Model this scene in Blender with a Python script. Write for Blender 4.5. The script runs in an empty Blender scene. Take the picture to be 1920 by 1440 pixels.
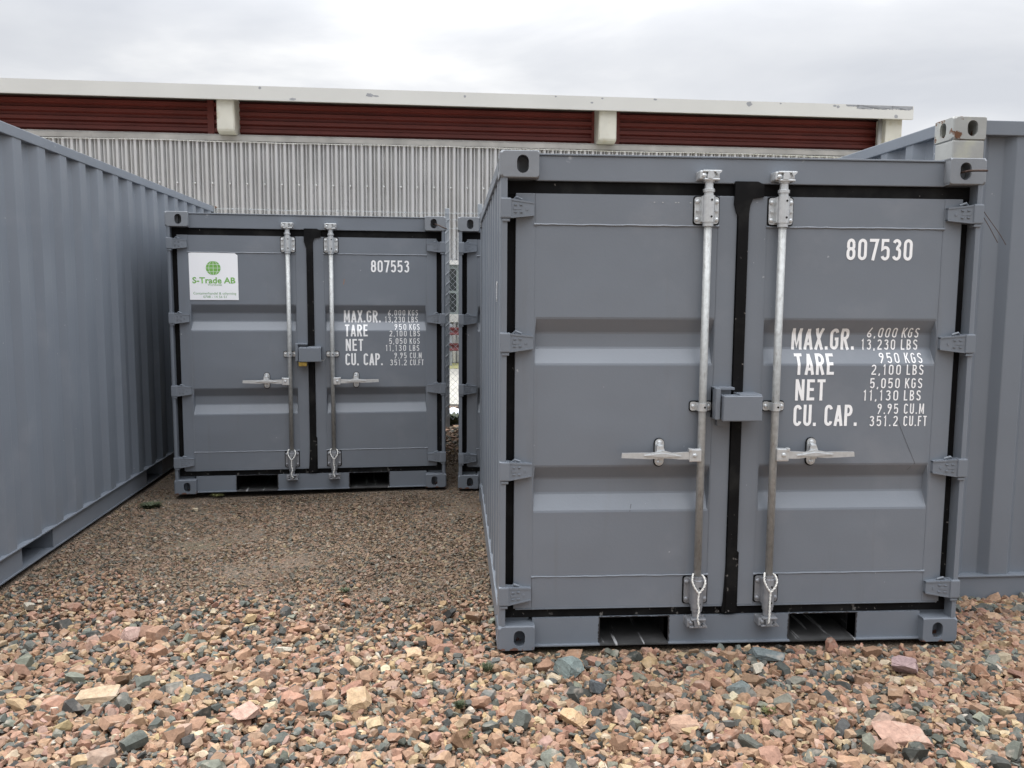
import bpy, bmesh, math, random
import numpy as np
from mathutils import Vector, Matrix
from math import radians as R, sin, cos, pi

# ------------------------------------------------------------------ camera, world, sun
SC = bpy.context.scene
COL = SC.collection
PITCH, ROLL, CAMH, FPX = .1063, .0065, 1.6405, 1588.3
cam = bpy.data.objects.new('camera', bpy.data.cameras.new('camera'))
COL.objects.link(cam)
cp, sp, cr, sr = cos(PITCH), sin(PITCH), cos(ROLL), sin(ROLL)
fwd = Vector((0, cp, -sp)); up0 = Vector((0, sp, cp)); rt0 = Vector((1, 0, 0))
rt = cr*rt0 + sr*up0; up = -sr*rt0 + cr*up0
m = Matrix((rt, up, -fwd)).transposed().to_4x4()
m.translation = (0, 0, CAMH)
cam.matrix_world = m
cam.data.sensor_width = 36
cam.data.lens = FPX/1920*36
cam.data.clip_start = .05
cam.data.clip_end = 3000
SC.camera = cam
SC.view_settings.view_transform = 'Standard'
SC.view_settings.look = 'None'
SC.view_settings.exposure = 0.25
SC.view_settings.gamma = 1
SC.view_settings.use_curve_mapping = False

SUN_EL, SUN_AZ = R(66), R(-50)          # azimuth from +Y, clockwise: high, from the left beyond the building
w = bpy.data.worlds.new('World'); SC.world = w; w.use_nodes = True
nt = w.node_tree; nt.nodes.clear()
N = nt.nodes.new; L = nt.links.new
out = N('ShaderNodeOutputWorld')
sky = N('ShaderNodeTexSky'); sky.sky_type = 'NISHITA'; sky.sun_disc = False
sky.sun_elevation = SUN_EL; sky.sun_rotation = SUN_AZ
bsky = N('ShaderNodeBackground'); bsky.inputs[1].default_value = .1
L(sky.outputs[0], bsky.inputs[0])
tc = N('ShaderNodeTexCoord')
sep = N('ShaderNodeSeparateXYZ'); L(tc.outputs['Generated'], sep.inputs[0])
den = N('ShaderNodeMath'); den.operation = 'ADD'; L(sep.outputs[2], den.inputs[0]); den.inputs[1].default_value = .22
den2 = N('ShaderNodeMath'); den2.operation = 'MAXIMUM'; L(den.outputs[0], den2.inputs[0]); den2.inputs[1].default_value = .1
dv = N('ShaderNodeVectorMath'); dv.operation = 'DIVIDE'; L(tc.outputs['Generated'], dv.inputs[0])
cmb = N('ShaderNodeCombineXYZ')
for i in range(3): L(den2.outputs[0], cmb.inputs[i])
L(cmb.outputs[0], dv.inputs[1])
mp = N('ShaderNodeMapping'); mp.inputs['Location'].default_value = (3.3, 1.7, 0); mp.inputs['Scale'].default_value = (1, 1.25, .4)
L(dv.outputs[0], mp.inputs[0])
nz = N('ShaderNodeTexNoise'); nz.inputs['Scale'].default_value = 1.1; nz.inputs['Detail'].default_value = 6; nz.inputs['Roughness'].default_value = .5
nz.inputs['Distortion'].default_value = .35
L(mp.outputs[0], nz.inputs[0])
rp = N('ShaderNodeValToRGB'); L(nz.outputs[0], rp.inputs[0])
e = rp.color_ramp.elements
e[0].position = .37; e[0].color = (.595, .612, .65, 1)
e[1].position = .62; e[1].color = (.89, .89, .89, 1)
e2 = rp.color_ramp.elements.new(.5); e2.color = (.70, .712, .738, 1)
ov = N('ShaderNodeMapRange'); ov.interpolation_type = 'SMOOTHSTEP'
L(sep.outputs[2], ov.inputs[0]); ov.inputs[1].default_value = .22; ov.inputs[2].default_value = 1.0
ov.inputs[3].default_value = 1.0; ov.inputs[4].default_value = 7.6
bcl = N('ShaderNodeBackground'); L(rp.outputs[0], bcl.inputs[0])
side = N('ShaderNodeMapRange'); dot = N('ShaderNodeVectorMath'); dot.operation = 'DOT_PRODUCT'; dot.inputs[1].default_value = (.45, .89, 0)
L(tc.outputs['Generated'], dot.inputs[0]); L(dot.outputs['Value'], side.inputs[0]); side.inputs[1].default_value = -1; side.inputs[2].default_value = .8
side.inputs[3].default_value = .48; side.inputs[4].default_value = 1.0      # thinner cloud beyond the building than behind the viewer
mlt = N('ShaderNodeMath'); mlt.operation = 'MULTIPLY'; L(ov.outputs[0], mlt.inputs[0]); L(side.outputs[0], mlt.inputs[1]); L(mlt.outputs[0], bcl.inputs[1])
mx = N('ShaderNodeMixShader'); mx.inputs[0].default_value = .94
L(bsky.outputs[0], mx.inputs[1]); L(bcl.outputs[0], mx.inputs[2]); L(mx.outputs[0], out.inputs[0])

sl = bpy.data.lights.new('sun', 'SUN'); sl.energy = 1.5; sl.angle = R(30); sl.color = (1, .96, .9)
so = bpy.data.objects.new('sun', sl); COL.objects.link(so)
sd = Vector((sin(SUN_AZ)*cos(SUN_EL), cos(SUN_AZ)*cos(SUN_EL), sin(SUN_EL)))
so.rotation_euler = sd.to_track_quat('Z', 'Y').to_euler()

random.seed(4)
RNG = np.random.default_rng(11)

# ------------------------------------------------------------------ materials
def mat(name, base, rough=.5, metal=0., var=.06, vscale=3., bump=0., bscale=200., spec=.5, wave=0.):
    """procedural principled material with soft colour and roughness variation in object space"""
    M = bpy.data.materials.new(name); M.use_nodes = True
    t = M.node_tree; n = t.nodes.new; l = t.links.new
    b = t.nodes['Principled BSDF']
    b.inputs['Roughness'].default_value = rough; b.inputs['Metallic'].default_value = metal
    b.inputs['Specular IOR Level'].default_value = spec
    c = n('ShaderNodeTexCoord'); z = n('ShaderNodeTexNoise'); z.inputs['Scale'].default_value = vscale; z.inputs['Detail'].default_value = 5
    l(c.outputs['Object'], z.inputs[0])
    r = n('ShaderNodeValToRGB'); l(z.outputs[0], r.inputs[0])
    r.color_ramp.elements[0].position = .3; r.color_ramp.elements[1].position = .7
    r.color_ramp.elements[0].color = tuple(x*(1-var) for x in base)+(1,)
    r.color_ramp.elements[1].color = tuple(min(1, x*(1+var)) for x in base)+(1,)
    l(r.outputs[0], b.inputs['Base Color'])
    if bump:
        z2 = n('ShaderNodeTexNoise'); z2.inputs['Scale'].default_value = bscale; z2.inputs['Detail'].default_value = 3
        l(c.outputs['Object'], z2.inputs[0])
        bp = n('ShaderNodeBump'); bp.inputs['Strength'].default_value = bump; bp.inputs['Distance'].default_value = .002
        l(z2.outputs[0], bp.inputs['Height']); l(bp.outputs[0], b.inputs['Normal'])
        if wave:                               # slow buckling of thin sheet
            z3 = n('ShaderNodeTexNoise'); z3.inputs['Scale'].default_value = 2.6; z3.inputs['Detail'].default_value = 1.5; l(c.outputs['Object'], z3.inputs[0])
            b3 = n('ShaderNodeBump'); b3.inputs['Strength'].default_value = wave; b3.inputs['Distance'].default_value = .02
            l(z3.outputs[0], b3.inputs['Height']); l(b3.outputs[0], bp.inputs['Normal'])
    return M

def overlay(M, color, lo, hi, scale, detail=6, rough=None, stretch=(1, 1, 1), gate=None, tex='noise'):
    """a patch layer (rust, dust, flaking) over a material: noise above a threshold shows another colour"""
    t = M.node_tree; n = t.nodes.new; l = t.links.new; b = t.nodes['Principled BSDF']
    src = b.inputs['Base Color'].links[0].from_socket
    c = n('ShaderNodeTexCoord'); mp = n('ShaderNodeMapping'); mp.inputs['Scale'].default_value = stretch
    mp.inputs['Location'].default_value = (random.random()*9, random.random()*9, random.random()*9)
    l(c.outputs['Object'], mp.inputs[0])
    z = n('ShaderNodeTexNoise'); z.inputs['Scale'].default_value = scale; z.inputs['Detail'].default_value = detail; z.inputs['Roughness'].default_value = .6
    l(mp.outputs[0], z.inputs[0])
    v = z.outputs[0]
    if gate:                                   # (axis, from, to, amount) adds along an object axis: wear gathers at an edge
        s = n('ShaderNodeSeparateXYZ'); l(c.outputs['Object'], s.inputs[0])
        g = n('ShaderNodeMapRange'); l(s.outputs[gate[0]], g.inputs[0])
        g.inputs[1].default_value = gate[1]; g.inputs[2].default_value = gate[2]; g.inputs[3].default_value = 0; g.inputs[4].default_value = gate[3]
        a = n('ShaderNodeMath'); a.operation = 'ADD'; l(v, a.inputs[0]); l(g.outputs[0], a.inputs[1]); v = a.outputs[0]
    mr = n('ShaderNodeMapRange'); l(v, mr.inputs[0]); mr.inputs[1].default_value = lo; mr.inputs[2].default_value = hi
    mxx = n('ShaderNodeMix'); mxx.data_type = 'RGBA'
    l(mr.outputs[0], mxx.inputs[0]); l(src, mxx.inputs[6]); mxx.inputs[7].default_value = tuple(color)+(1,)
    l(mxx.outputs[2], b.inputs['Base Color'])
    if rough is not None:
        m2 = n('ShaderNodeMix'); l(mr.outputs[0], m2.inputs[0]); m2.inputs[2].default_value = b.inputs['Roughness'].default_value; m2.inputs[3].default_value = rough
        l(m2.outputs[0], b.inputs['Roughness'])
    return M

PAINT = (.158, .178, .206)
m_paint = mat('grey_container_paint', PAINT, .38, var=.045, vscale=1.7, bump=.18, bscale=90, spec=.7, wave=.5)
overlay(m_paint, (.20, .215, .24), .56, .80, 2.2, 4)
overlay(m_paint, (.36, .38, .40), .735, .76, 26, 3)
m_sheet = m_paint.copy(); m_sheet.name = 'grey_wall_paint'; m_sheet.node_tree.nodes['Bump.001'].inputs['Strength'].default_value = .12
overlay(m_paint, (.14, .15, .165), .60, .85, 1.3, 6, stretch=(6, 6, .5))
m_frame = mat('grey_frame_paint', tuple(x*1.0 for x in PAINT), .42, spec=.65, var=.05, vscale=4, bump=.2, bscale=120)
overlay(m_frame, (.34, .36, .38), .70, .76, 14, 5)
m_cast = mat('casting_paint', (.205, .22, .24), .5, var=.07, vscale=9, bump=.35, bscale=50)
overlay(m_cast, (.30, .17, .09), .735, .75, 30, 5, rough=.8)
m_worn = mat('pale_worn_paint', (.32, .325, .31), .5, var=.10, vscale=7, bump=.3, bscale=60)
overlay(m_worn, (.42, .42, .33), .55, .8, 6, 4)
m_worn2 = m_worn.copy(); m_worn2.name = 'pale_rusty_paint'
overlay(m_worn2, (.12, .055, .028), .585, .615, 13, 8, rough=.9)
m_chip = mat('chipped_paint', PAINT, .45, var=.06, vscale=4, bump=.2, bscale=100)
overlay(m_chip, (.13, .06, .04), .72, .74, 12, 6, rough=.9, gate=(2, .06, .0, .22))
m_black = mat('black_rubber_seal', (.004, .004, .0045), .65, spec=.15, var=.3, vscale=9, bump=.2, bscale=70)
overlay(m_black, (.16, .15, .14), .70, .74, 34, 3, gate=(2, 1.2, .1, .07))
overlay(m_black, (.018, .018, .017), .5, .75, 5, 4)
m_pocket = mat('black_pocket_paint', (.032, .032, .034), .28, var=.4, vscale=9)
overlay(m_pocket, (.35, .35, .36), .62, .66, 16, 5, stretch=(1.5, .12, 1))
m_pfloor = mat('scraped_black_floor', (.062, .062, .062), .3, var=.3, vscale=14)
overlay(m_pfloor, (.42, .42, .42), .60, .64, 14, 6, stretch=(1.6, .10, 1))
m_galv = mat('galvanized_steel', (.38, .39, .385), .5, .3, var=.14, vscale=45, bump=.25, bscale=140)
overlay(m_galv, (.24, .235, .22), .55, .72, 60, 4, stretch=(1, 1, .35))
m_bright = mat('bright_galvanized_steel', (.62, .64, .65), .36, .6, var=.08, vscale=60, bump=.2, bscale=160)
m_dull = mat('dull_cast_steel', (.30, .31, .33), .5, .5, var=.1, vscale=40, bump=.3, bscale=120)
m_hole = mat('dark_hole', (.006, .006, .006), .8)
m_white = mat('white_lettering_paint', (.90, .90, .90), .75, spec=.15, var=.03, vscale=20)
m_rope = mat('white_nylon_cord', (.75, .74, .70), .8, var=.12, vscale=120, bump=.8, bscale=400)
m_brass = mat('brass', (.62, .45, .12), .4, .6, var=.15, vscale=60)
m_rust = mat('rusty_steel', (.050, .028, .020), .85, var=.35, vscale=60, bump=.6, bscale=200)
m_wire = mat('dark_rusty_wire', (.06, .035, .025), .8, var=.3, vscale=50)
m_sticker = mat('white_vinyl_sticker', (.92, .93, .95), .35, var=.015, vscale=5)
m_green = mat('green_print', (.20, .46, .10), .5, var=.05, vscale=30)
m_dkgreen = mat('grey_green_print', (.20, .40, .18), .5, var=.05, vscale=30)
m_bolt = mat('bolt_steel', (.42, .42, .43), .35, .8, var=.1, vscale=60)

# building
m_wall = mat('pale_ribbed_sheet', (.72, .72, .72), .36, .8, var=.07, vscale=.8, bump=.1, bscale=20)
overlay(m_wall, (.60, .59, .57), .5, .85, 1.5, 5, stretch=(6, 6, .35))
m_fascia = mat('white_fascia_paint', (.60, .60, .575), .5, var=.05, vscale=.6)
overlay(m_fascia, (.30, .31, .33), .725, .725, 1.6, 7, stretch=(1, 1, 2.2), rough=.6)
m_fascia_chip = mat('bare_fascia_metal', (.30, .31, .33), .6, var=.15, vscale=12)
m_red = mat('dark_red_sheet', (.16, .032, .024), .5, var=.12, vscale=1.5)
m_beam = mat('cream_beam_paint', (.60, .59, .52), .55, var=.08, vscale=3)
overlay(m_beam, (.46, .41, .28), .56, .8, 4, 6)
overlay(m_beam, (.10, .09, .07), .75, .77, 12, 6)
m_flash = mat('weathered_flashing', (.40, .39, .37), .5, .3, var=.18, vscale=2.5)
m_glass = mat('dark_window_glass', (.03, .035, .035), .08, spec=.8)
m_wframe = mat('grey_green_window_frame', (.17, .20, .195), .5, var=.08)
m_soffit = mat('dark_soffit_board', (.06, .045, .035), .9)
m_roof = mat('grey_roof_felt', (.10, .10, .10), .9)
m_redrail = mat('red_rail_paint', (.11, .018, .02), .5, var=.1)
m_fence = mat('galvanized_fence_steel', (.32, .34, .36), .5, .5, var=.1, vscale=20)
m_conc = mat('pale_gravel_road', (.33, .32, .285), .9, var=.12, vscale=1.2, bump=.6, bscale=30)
m_leaf = mat('weed_green', (.055, .068, .032), .7, var=.35, vscale=60)
m_moss = mat('moss_green', (.13, .13, .045), .8, var=.35, vscale=80)
m_plastic = mat('white_plastic_sheet', (.55, .57, .60), .4, var=.03)

# ------------------------------------------------------------------ mesh helpers
def link(name, bm, mt, parent=None, smooth=False, loc=None):
    me = bpy.data.meshes.new(name)
    bmesh.ops.recalc_face_normals(bm, faces=bm.faces)
    bm.to_mesh(me); bm.free()
    if smooth:
        for p in me.polygons: p.use_smooth = True
    o = bpy.data.objects.new(name, me); COL.objects.link(o)
    me.materials.append(mt)
    if parent: o.parent = parent
    if loc: o.location = loc
    return o

def empty(name, loc=(0, 0, 0), rz=0.):
    o = bpy.data.objects.new(name, None); COL.objects.link(o)
    o.empty_display_size = .2
    o.location = loc; o.rotation_euler = (0, 0, rz)
    return o

def tag(o, label=None, cat=None, group=None, kind=None):
    if label: o['label'] = label
    if cat: o['category'] = cat
    if group: o['group'] = group
    if kind: o['kind'] = kind
    return o

def box(bm, x0, x1, y0, y1, z0, z1, bev=0., seg=2):
    vs = [bm.verts.new((x, y, z)) for x in (x0, x1) for y in (y0, y1) for z in (z0, z1)]
    F = [(0, 1, 3, 2), (4, 6, 7, 5), (0, 4, 5, 1), (2, 3, 7, 6), (0, 2, 6, 4), (1, 5, 7, 3)]
    fs = [bm.faces.new([vs[i] for i in f]) for f in F]
    if bev:
        es = list({e for f in fs for e in f.edges})
        bmesh.ops.bevel(bm, geom=es, offset=bev, segments=seg, profile=.6, affect='EDGES')
    return vs

def prism(bm, pts, axis, a, b):
    """extrude a 2D outline along an axis: 'y' -> pts are (x,z); 'z' -> (x,y); 'x' -> (y,z)"""
    def P(p, t):
        return {'y': (p[0], t, p[1]), 'z': (p[0], p[1], t), 'x': (t, p[0], p[1])}[axis]
    A = [bm.verts.new(P(p, a)) for p in pts]; B = [bm.verts.new(P(p, b)) for p in pts]
    n = len(pts)
    bm.faces.new(A); bm.faces.new(B[::-1])
    for i in range(n): bm.faces.new((A[i], B[i], B[(i+1) % n], A[(i+1) % n]))

def tube(bm, pts, r, seg=10, cap=True):
    pts = [Vector(p) for p in pts]
    rr = r if isinstance(r, (list, tuple)) else [r]*len(pts)
    rings = []
    nrm = None
    for i, p in enumerate(pts):
        d = (pts[min(i+1, len(pts)-1)] - pts[max(i-1, 0)]).normalized()
        if nrm is None:
            a = Vector((0, 0, 1)) if abs(d.z) < .9 else Vector((1, 0, 0))
            nrm = d.cross(a).normalized()
        nrm = (nrm - d*nrm.dot(d)).normalized()
        bn = d.cross(nrm)
        rings.append([bm.verts.new(p + rr[i]*(cos(2*pi*k/seg)*nrm + sin(2*pi*k/seg)*bn)) for k in range(seg)])
    for i in range(len(rings)-1):
        for k in range(seg):
            bm.faces.new((rings[i][k], rings[i][(k+1) % seg], rings[i+1][(k+1) % seg], rings[i+1][k]))
    if cap: bm.faces.new(rings[0][::-1]); bm.faces.new(rings[-1])

def lathe_z(bm, cx, cy, prof, seg=16):
    """prof: (z, r) list"""
    tube(bm, [(cx, cy, z) for z, r in prof], [r for z, r in prof], seg)

def dome(bm, x, y, z, r, h):
    """bolt head bulging towards -y"""
    for i, (k, t) in enumerate(((1, 0), (1, .45), (.8, .8), (.35, 1))):
        ring = [bm.verts.new((x+r*k*cos(a*pi/5), y-h*t, z+r*k*sin(a*pi/5))) for a in range(10)]
        if i:
            for q in range(10): bm.faces.new((prev[q], prev[(q+1) % 10], ring[(q+1) % 10], ring[q]))
        prev = ring
    bm.faces.new(prev)

def rrect(x0, x1, z0, z1, r, n=4):
    P = []
    for cx, cz, a0 in ((x1-r, z1-r, 0), (x0+r, z1-r, 90), (x0+r, z0+r, 180), (x1-r, z0+r, 270)):
        for i in range(n+1):
            a = R(a0+90*i/n); P.append((cx+r*cos(a), cz+r*sin(a)))
    return P

def plate_hole(bm, frame, outer, inner, depth, cavity=.09):
    """plate face with a hole, tunnel and dark-ish cavity. frame maps (u,v,d) -> xyz, d = depth inward"""
    n = len(outer)
    O = [bm.verts.new(frame(u, v, 0)) for u, v in outer]
    I = [bm.verts.new(frame(u, v, 0)) for u, v in inner]
    I2 = [bm.verts.new(frame(u, v, depth)) for u, v in inner]
    cu = sum(u for u, v in inner)/n; cv = sum(v for u, v in inner)/n
    I3 = [bm.verts.new(frame(cu+(u-cu)*1.25, cv+(v-cv)*1.12, depth)) for u, v in inner]
    I4 = [bm.verts.new(frame(cu+(u-cu)*1.25, cv+(v-cv)*1.12, cavity)) for u, v in inner]
    for A, B in ((O, I), (I, I2), (I2, I3), (I3, I4)):
        for i in range(n): bm.faces.new((A[i], A[(i+1) % n], B[(i+1) % n], B[i]))
    bm.faces.new(I4)
    return O

def casting_bm(w=.172, d=.162, h=.118, sx=1, sy=1, holeh=.078, holew=.052, top=True):
    """corner casting: outer corner at origin, body towards +x*sx, +y*sy, z 0..h; holes in front and side faces"""
    bm = bmesh.new()
    n = 20
    def ring(x0, x1, z0, z1, r): return rrect(x0, x1, z0, z1, r, 4)
    e = .012
    fo = ring(e, w, 0.004, h-.004, .012)
    fi = [(w*.5+.012+holew/2*cos(R(a)), 0) for a in range(1)]
    def oval(cu, cv, ww, hh):
        P = []
        r = ww/2
        for cz, a0 in ((cv+hh/2-r, 0), (cv-hh/2+r, 180)):
            for i in range(10):
                a = R(a0+180*i/9); P.append((cu+r*cos(a), cz+r*sin(a)))
        return P
    # front face (plane y=0)
    plate_hole(bm, lambda u, v, q: (sx*u, sy*q, v), fo, oval(w*.5+.015, h*.5, holew, holeh), .014)
    so_ = ring(e, d, 0.004, h-.004, .012)
    plate_hole(bm, lambda u, v, q: (sx*q, sy*u, v), so_, oval(d*.5+.01, h*.5, holew, holeh), .014)
    # rounded outer edge, top, bottom, inner sides
    seg = 6
    arc = [(e-e*cos(R(90*i/seg)), e-e*sin(R(90*i/seg))) for i in range(seg+1)]   # from (0,e) to (e,0)
    lo = [bm.verts.new((sx*x, sy*y, .012)) for x, y in arc]; hi = [bm.verts.new((sx*x, sy*y, h-.012)) for x, y in arc]
    for i in range(seg): bm.faces.new((lo[i], lo[i+1], hi[i+1], hi[i]))
    for z, z2 in ((.012, .0), (h-.012, h)):
        oA = [(x, y) for x, y in arc]+[(w, 0), (w, d), (0, d)]
        zz = z2
        ins = .008
        def sh(p): return (min(max(p[0], ins), w), min(max(p[1], ins), d))
        A = [bm.verts.new((sx*x, sy*y, z)) for x, y in oA]; B = [bm.verts.new((sx*sh(p)[0], sy*sh(p)[1], zz)) for p in oA]
        for i in range(len(A)): bm.faces.new((A[i], A[(i+1) % len(A)], B[(i+1) % len(A)], B[i]))
        bm.faces.new(B)
    for P in (((w, .0), (w, d)), ((w, d), (0, d))):
        v = [bm.verts.new((sx*P[a][0], sy*P[a][1], z)) for a, z in ((0, .004), (1, .004), (1, h-.004), (0, h-.004))]
        bm.faces.new(v)
    # flat strips closing the front and side borders
    return bm

def corr_profile(length, pitch, flat_out, slope, depth, phase):
    """points (s, depth) along a corrugated sheet; depth 0 = outer flat"""
    P = []
    s = -phase
    flat_in = pitch-flat_out-2*slope
    while s < length:
        for ds, dd in ((0, 0), (flat_out, 0), (flat_out+slope, depth), (flat_out+slope+flat_in, depth)):
            P.append((s+ds, dd))
        s += pitch
    P.append((s, 0))
    Q = []
    def val(x):
        for (a, da), (b, db) in zip(P, P[1:]):
            if a <= x <= b: return da+(db-da)*((x-a)/(b-a) if b > a else 0)
        return 0
    Q.append((0, val(0)))
    Q += [p for p in P if 0 < p[0] < length]
    Q.append((length, val(length)))
    return Q

def soften(P, r=.006):
    """round each fold of a profile with two extra points"""
    Q = [P[0]]
    for a, b, c in zip(P, P[1:], P[2:]):
        for o, s in ((a, 1), (c, 2)):
            L_ = math.hypot(o[0]-b[0], o[1]-b[1]) or 1; k = min(r/L_, .45)
            Q.append((b[0]+(o[0]-b[0])*k, b[1]+(o[1]-b[1])*k))
    Q.append(P[-1])
    return Q

def sheet(bm, prof, frame, z0, z1, thick=0):
    """vertical sheet swept from a profile; frame(s, d, z)->xyz"""
    A = [bm.verts.new(frame(s, d, z0)) for s, d in prof]; B = [bm.verts.new(frame(s, d, z1)) for s, d in prof]
    for i in range(len(A)-1): bm.faces.new((A[i], A[i+1], B[i+1], B[i]))
    if thick:
        A2 = [bm.verts.new(frame(s, d+thick, z0)) for s, d in prof]; B2 = [bm.verts.new(frame(s, d+thick, z1)) for s, d in prof]
        for i in range(len(A)-1):
            bm.faces.new((A2[i+1], A2[i], B2[i], B2[i+1]))
            bm.faces.new((A[i+1], A[i], A2[i], A2[i+1])); bm.faces.new((B[i], B[i+1], B2[i+1], B2[i]))

# ------------------------------------------------------------------ stroke lettering (condensed stencil-free capitals)
def arc(cx, cz, rx, rz, a0, a1, n=8):
    return [(cx+rx*cos(R(a0+(a1-a0)*i/n)), cz+rz*sin(R(a0+(a1-a0)*i/n))) for i in range(n+1)]
def glyph(ch, t):
    h = t/2; T = 1-h; W = .46
    x0, x1 = h, W-h; cx = W/2; rx = (x1-x0)/2; rz = .17
    lo = h+rz; hi = T-rz
    g = {
     '0': ([arc(cx, hi, rx, rz, 0, 180)+arc(cx, lo, rx, rz, 180, 360)+[(x1, hi)]], W),
     '8': ([arc(cx, T-.16, rx*.9, .16, 0, 180)+[(cx-rx*.9, .70)]+arc(cx, .62, rx*.9, .09, 180, 270, 4), arc(cx, T-.16, rx*.9, .16, 0, -5, 2)+[(cx+rx*.9, .70)]+arc(cx, .62, rx*.9, .09, 360, 270, 4),
            arc(cx, .36, rx, .17, 90, 180, 5)+arc(cx, lo, rx, rz, 180, 360)+arc(cx, .36, rx, .17, 0, 90, 5)], W),
     '7': ([[(x0-h, T), (x1+h*.2, T), (x1-.02, .80), (x0+rx*.75, 0)]], W),
     '5': ([[(x1+h*.4, T), (x0+.02, T), (x0, .52)]+arc(cx, .46, rx, .14, 120, 0, 6)+arc(cx, lo, rx, rz, 0, -165, 9)], W),
     '3': ([arc(cx, hi+.02, rx*.95, .15, 165, -60, 9)+[(cx+.02, .545)], [(cx-.04, .545)]+arc(cx, .40, rx, .145, 85, 0, 5)+arc(cx, lo, rx, rz, 0, -165, 9)], W),
     '1': ([[(.05, .82), (.17, .98), (.17, 0)]], .30),
     '2': ([arc(cx, hi, rx, rz, 170, 0, 9)+[(x1-.015, .58), (x0+.01, .14), (x0+.01, h), (x1+h, h)]], W),
     '6': ([arc(cx, lo, rx, rz, 180, 540, 16), [(x0, lo+.02), (x0+.02, .42), (x1-.03, 1.0)]], W),
     '9': ([arc(cx, hi, rx, rz, 0, 360, 16), [(x1, hi-.02), (x1-.02, .58), (x0+.03, 0)]], W),
     '.': ([[(.0+h, 0), (.0+h, t*1.05)]], t),
     ',': ([[(h*.4, -.09), (h*1.3, t)]], t*1.2),
     'M': ([[(h, 0), (h+.02, 1)], [(h+.03, .93), (.29, .18), (.55-h, .93)], [(.55-h, 1), (.57-h, 0)]], .57),
     'A': ([[(h*.7, 0), (.235, .97)], [(.235, .97), (.47-h*.7, 0)], [(.12, .27), (.36, .27)]], .47),
     'X': ([[(h*.6, 0), (.44-h*.6, 1)], [(h*.6, 1), (.44-h*.6, 0)]], .44),
     'G': ([arc(cx, hi, rx, rz, 12, 180, 8)+arc(cx, lo, rx, rz, 180, 360, 10)+[(x1, .50), (cx+.02, .50)]], W),
     'C': ([arc(cx, hi, rx, rz, 8, 180, 8)+arc(cx, lo, rx, rz, 180, 352, 10)], W),
     'R': ([[(x0, 0), (x0, T), (cx, T)]+arc(cx, T-.20, rx, .20, 90, -90, 8)+[(x0+h, T-.40)], [(cx-.01, .50), (x1+.01, 0)]], W),
     'P': ([[(x0, 0), (x0, T), (cx, T)]+arc(cx, T-.20, rx, .20, 90, -90, 8)+[(x0+h, T-.40)]], W),
     'B': ([[(cx, T-.40), (x0, T-.40), (x0, T), (cx, T)]+arc(cx, T-.20, rx*.9, .20, 90, -90, 8), [(cx, T-.40)]+arc(cx, .265, rx, .265-h, 90, -90, 8)+[(x0, h), (x0, T-.36)]], W),
     'T': ([[(0, T), (.42, T)], [(.21, T), (.21, 0)]], .42),
     'E': ([[(.40, T), (h, T), (h, h), (.40, h)], [(h, .52), (.36, .52)]], .40),
     'F': ([[(.40, T), (h, T), (h, 0)], [(h, .52), (.36, .52)]], .40),
     'L': ([[(h, 1), (h, h), (.38, h)]], .38),
     'N': ([[(h, 0), (h, 1)], [(h+.01, .95), (.46-h-.01, .05)], [(.46-h, 0), (.46-h, 1)]], .46),
     'U': ([[(x0, 1)]+arc(cx, lo, rx, rz, 180, 360, 10)+[(x1, 1)]], W),
     'K': ([[(h, 0), (h, 1)], [(.44-h*.4, 1), (h+.02, .42)], [(.18, .56), (.45-h*.4, 0)]], .44),
     'S': ([arc(cx, hi+.01, rx, .16, 10, 180, 8)+[(x0+.005, .66), (x1-.005, .40)]+arc(cx, lo, rx, rz, 0, -170, 9)], W),
     ' ': ([], .26),
    }
    return g[ch]
def stroke(bm, pts, t, f):
    P = [Vector(p) for p in pts]; n = len(P)
    P = [p for i, p in enumerate(P) if i == 0 or (p-P[i-1]).length > 1e-4]; n = len(P)
    closed = (P[0]-P[-1]).length < 1e-3
    if closed: P = P[:-1]; n -= 1
    Ls, Rs = [], []
    for i in range(n):
        a = P[i-1] if (i or closed) else None; b = P[(i+1) % n] if (i < n-1 or closed) else None
        d1 = (P[i]-a).normalized() if a is not None else None; d2 = (b-P[i]).normalized() if b is not None else None
        if d1 is None: d1 = d2
        if d2 is None: d2 = d1
        n1 = Vector((-d1.y, d1.x)); n2 = Vector((-d2.y, d2.x)); mm = (n1+n2)
        if mm.length < .2: mm = n1*1.0
        mm.normalize(); k = min(1/max(mm.dot(n1), .35), 1.8)
        Ls.append(P[i]+mm*t/2*k); Rs.append(P[i]-mm*t/2*k)
    m_ = n if closed else n-1
    LV = [bm.verts.new(f(p)) for p in Ls]; RV = [bm.verts.new(f(p)) for p in Rs]
    for i in range(m_):
        j = (i+1) % n
        try: bm.faces.new((LV[i], LV[j], RV[j], RV[i]))
        except ValueError: pass
def text_bm(bm, s, x0, x1, z0, z1, t=.14, gap=.10):
    tot = 0; lay = []
    for ch in s:
        g, wd = glyph(ch, t); lay.append((tot, g)); tot += wd+gap
    tot -= gap
    kx = (x1-x0)/tot; kz = z1-z0
    # keep the horizontal thickness of upright strokes by drawing in metric space
    T = t*kz
    for o, g in lay:
        for k, pl in enumerate(g):               # strokes that cross sit a hair apart in depth
            stroke(bm, [((x0+(o+p[0])*kx), (z0+p[1]*kz)) for p in pl], T*.92, lambda v, k=k: (v.x, -.0003*k, v.y))
def conform(bm, cuts, axis, func):
    for c in cuts:
        co = [0, 0, 0]; no = [0, 0, 0]; co[axis] = c; no[axis] = 1
        bmesh.ops.bisect_plane(bm, geom=bm.verts[:]+bm.edges[:]+bm.faces[:], plane_co=co, plane_no=no)
    for v in bm.verts: v.co = func(v.co)
def up_faces(bm, direction):
    for f in bm.faces:
        f.normal_update()
        if f.normal.dot(direction) < 0: f.normal_flip()
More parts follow.
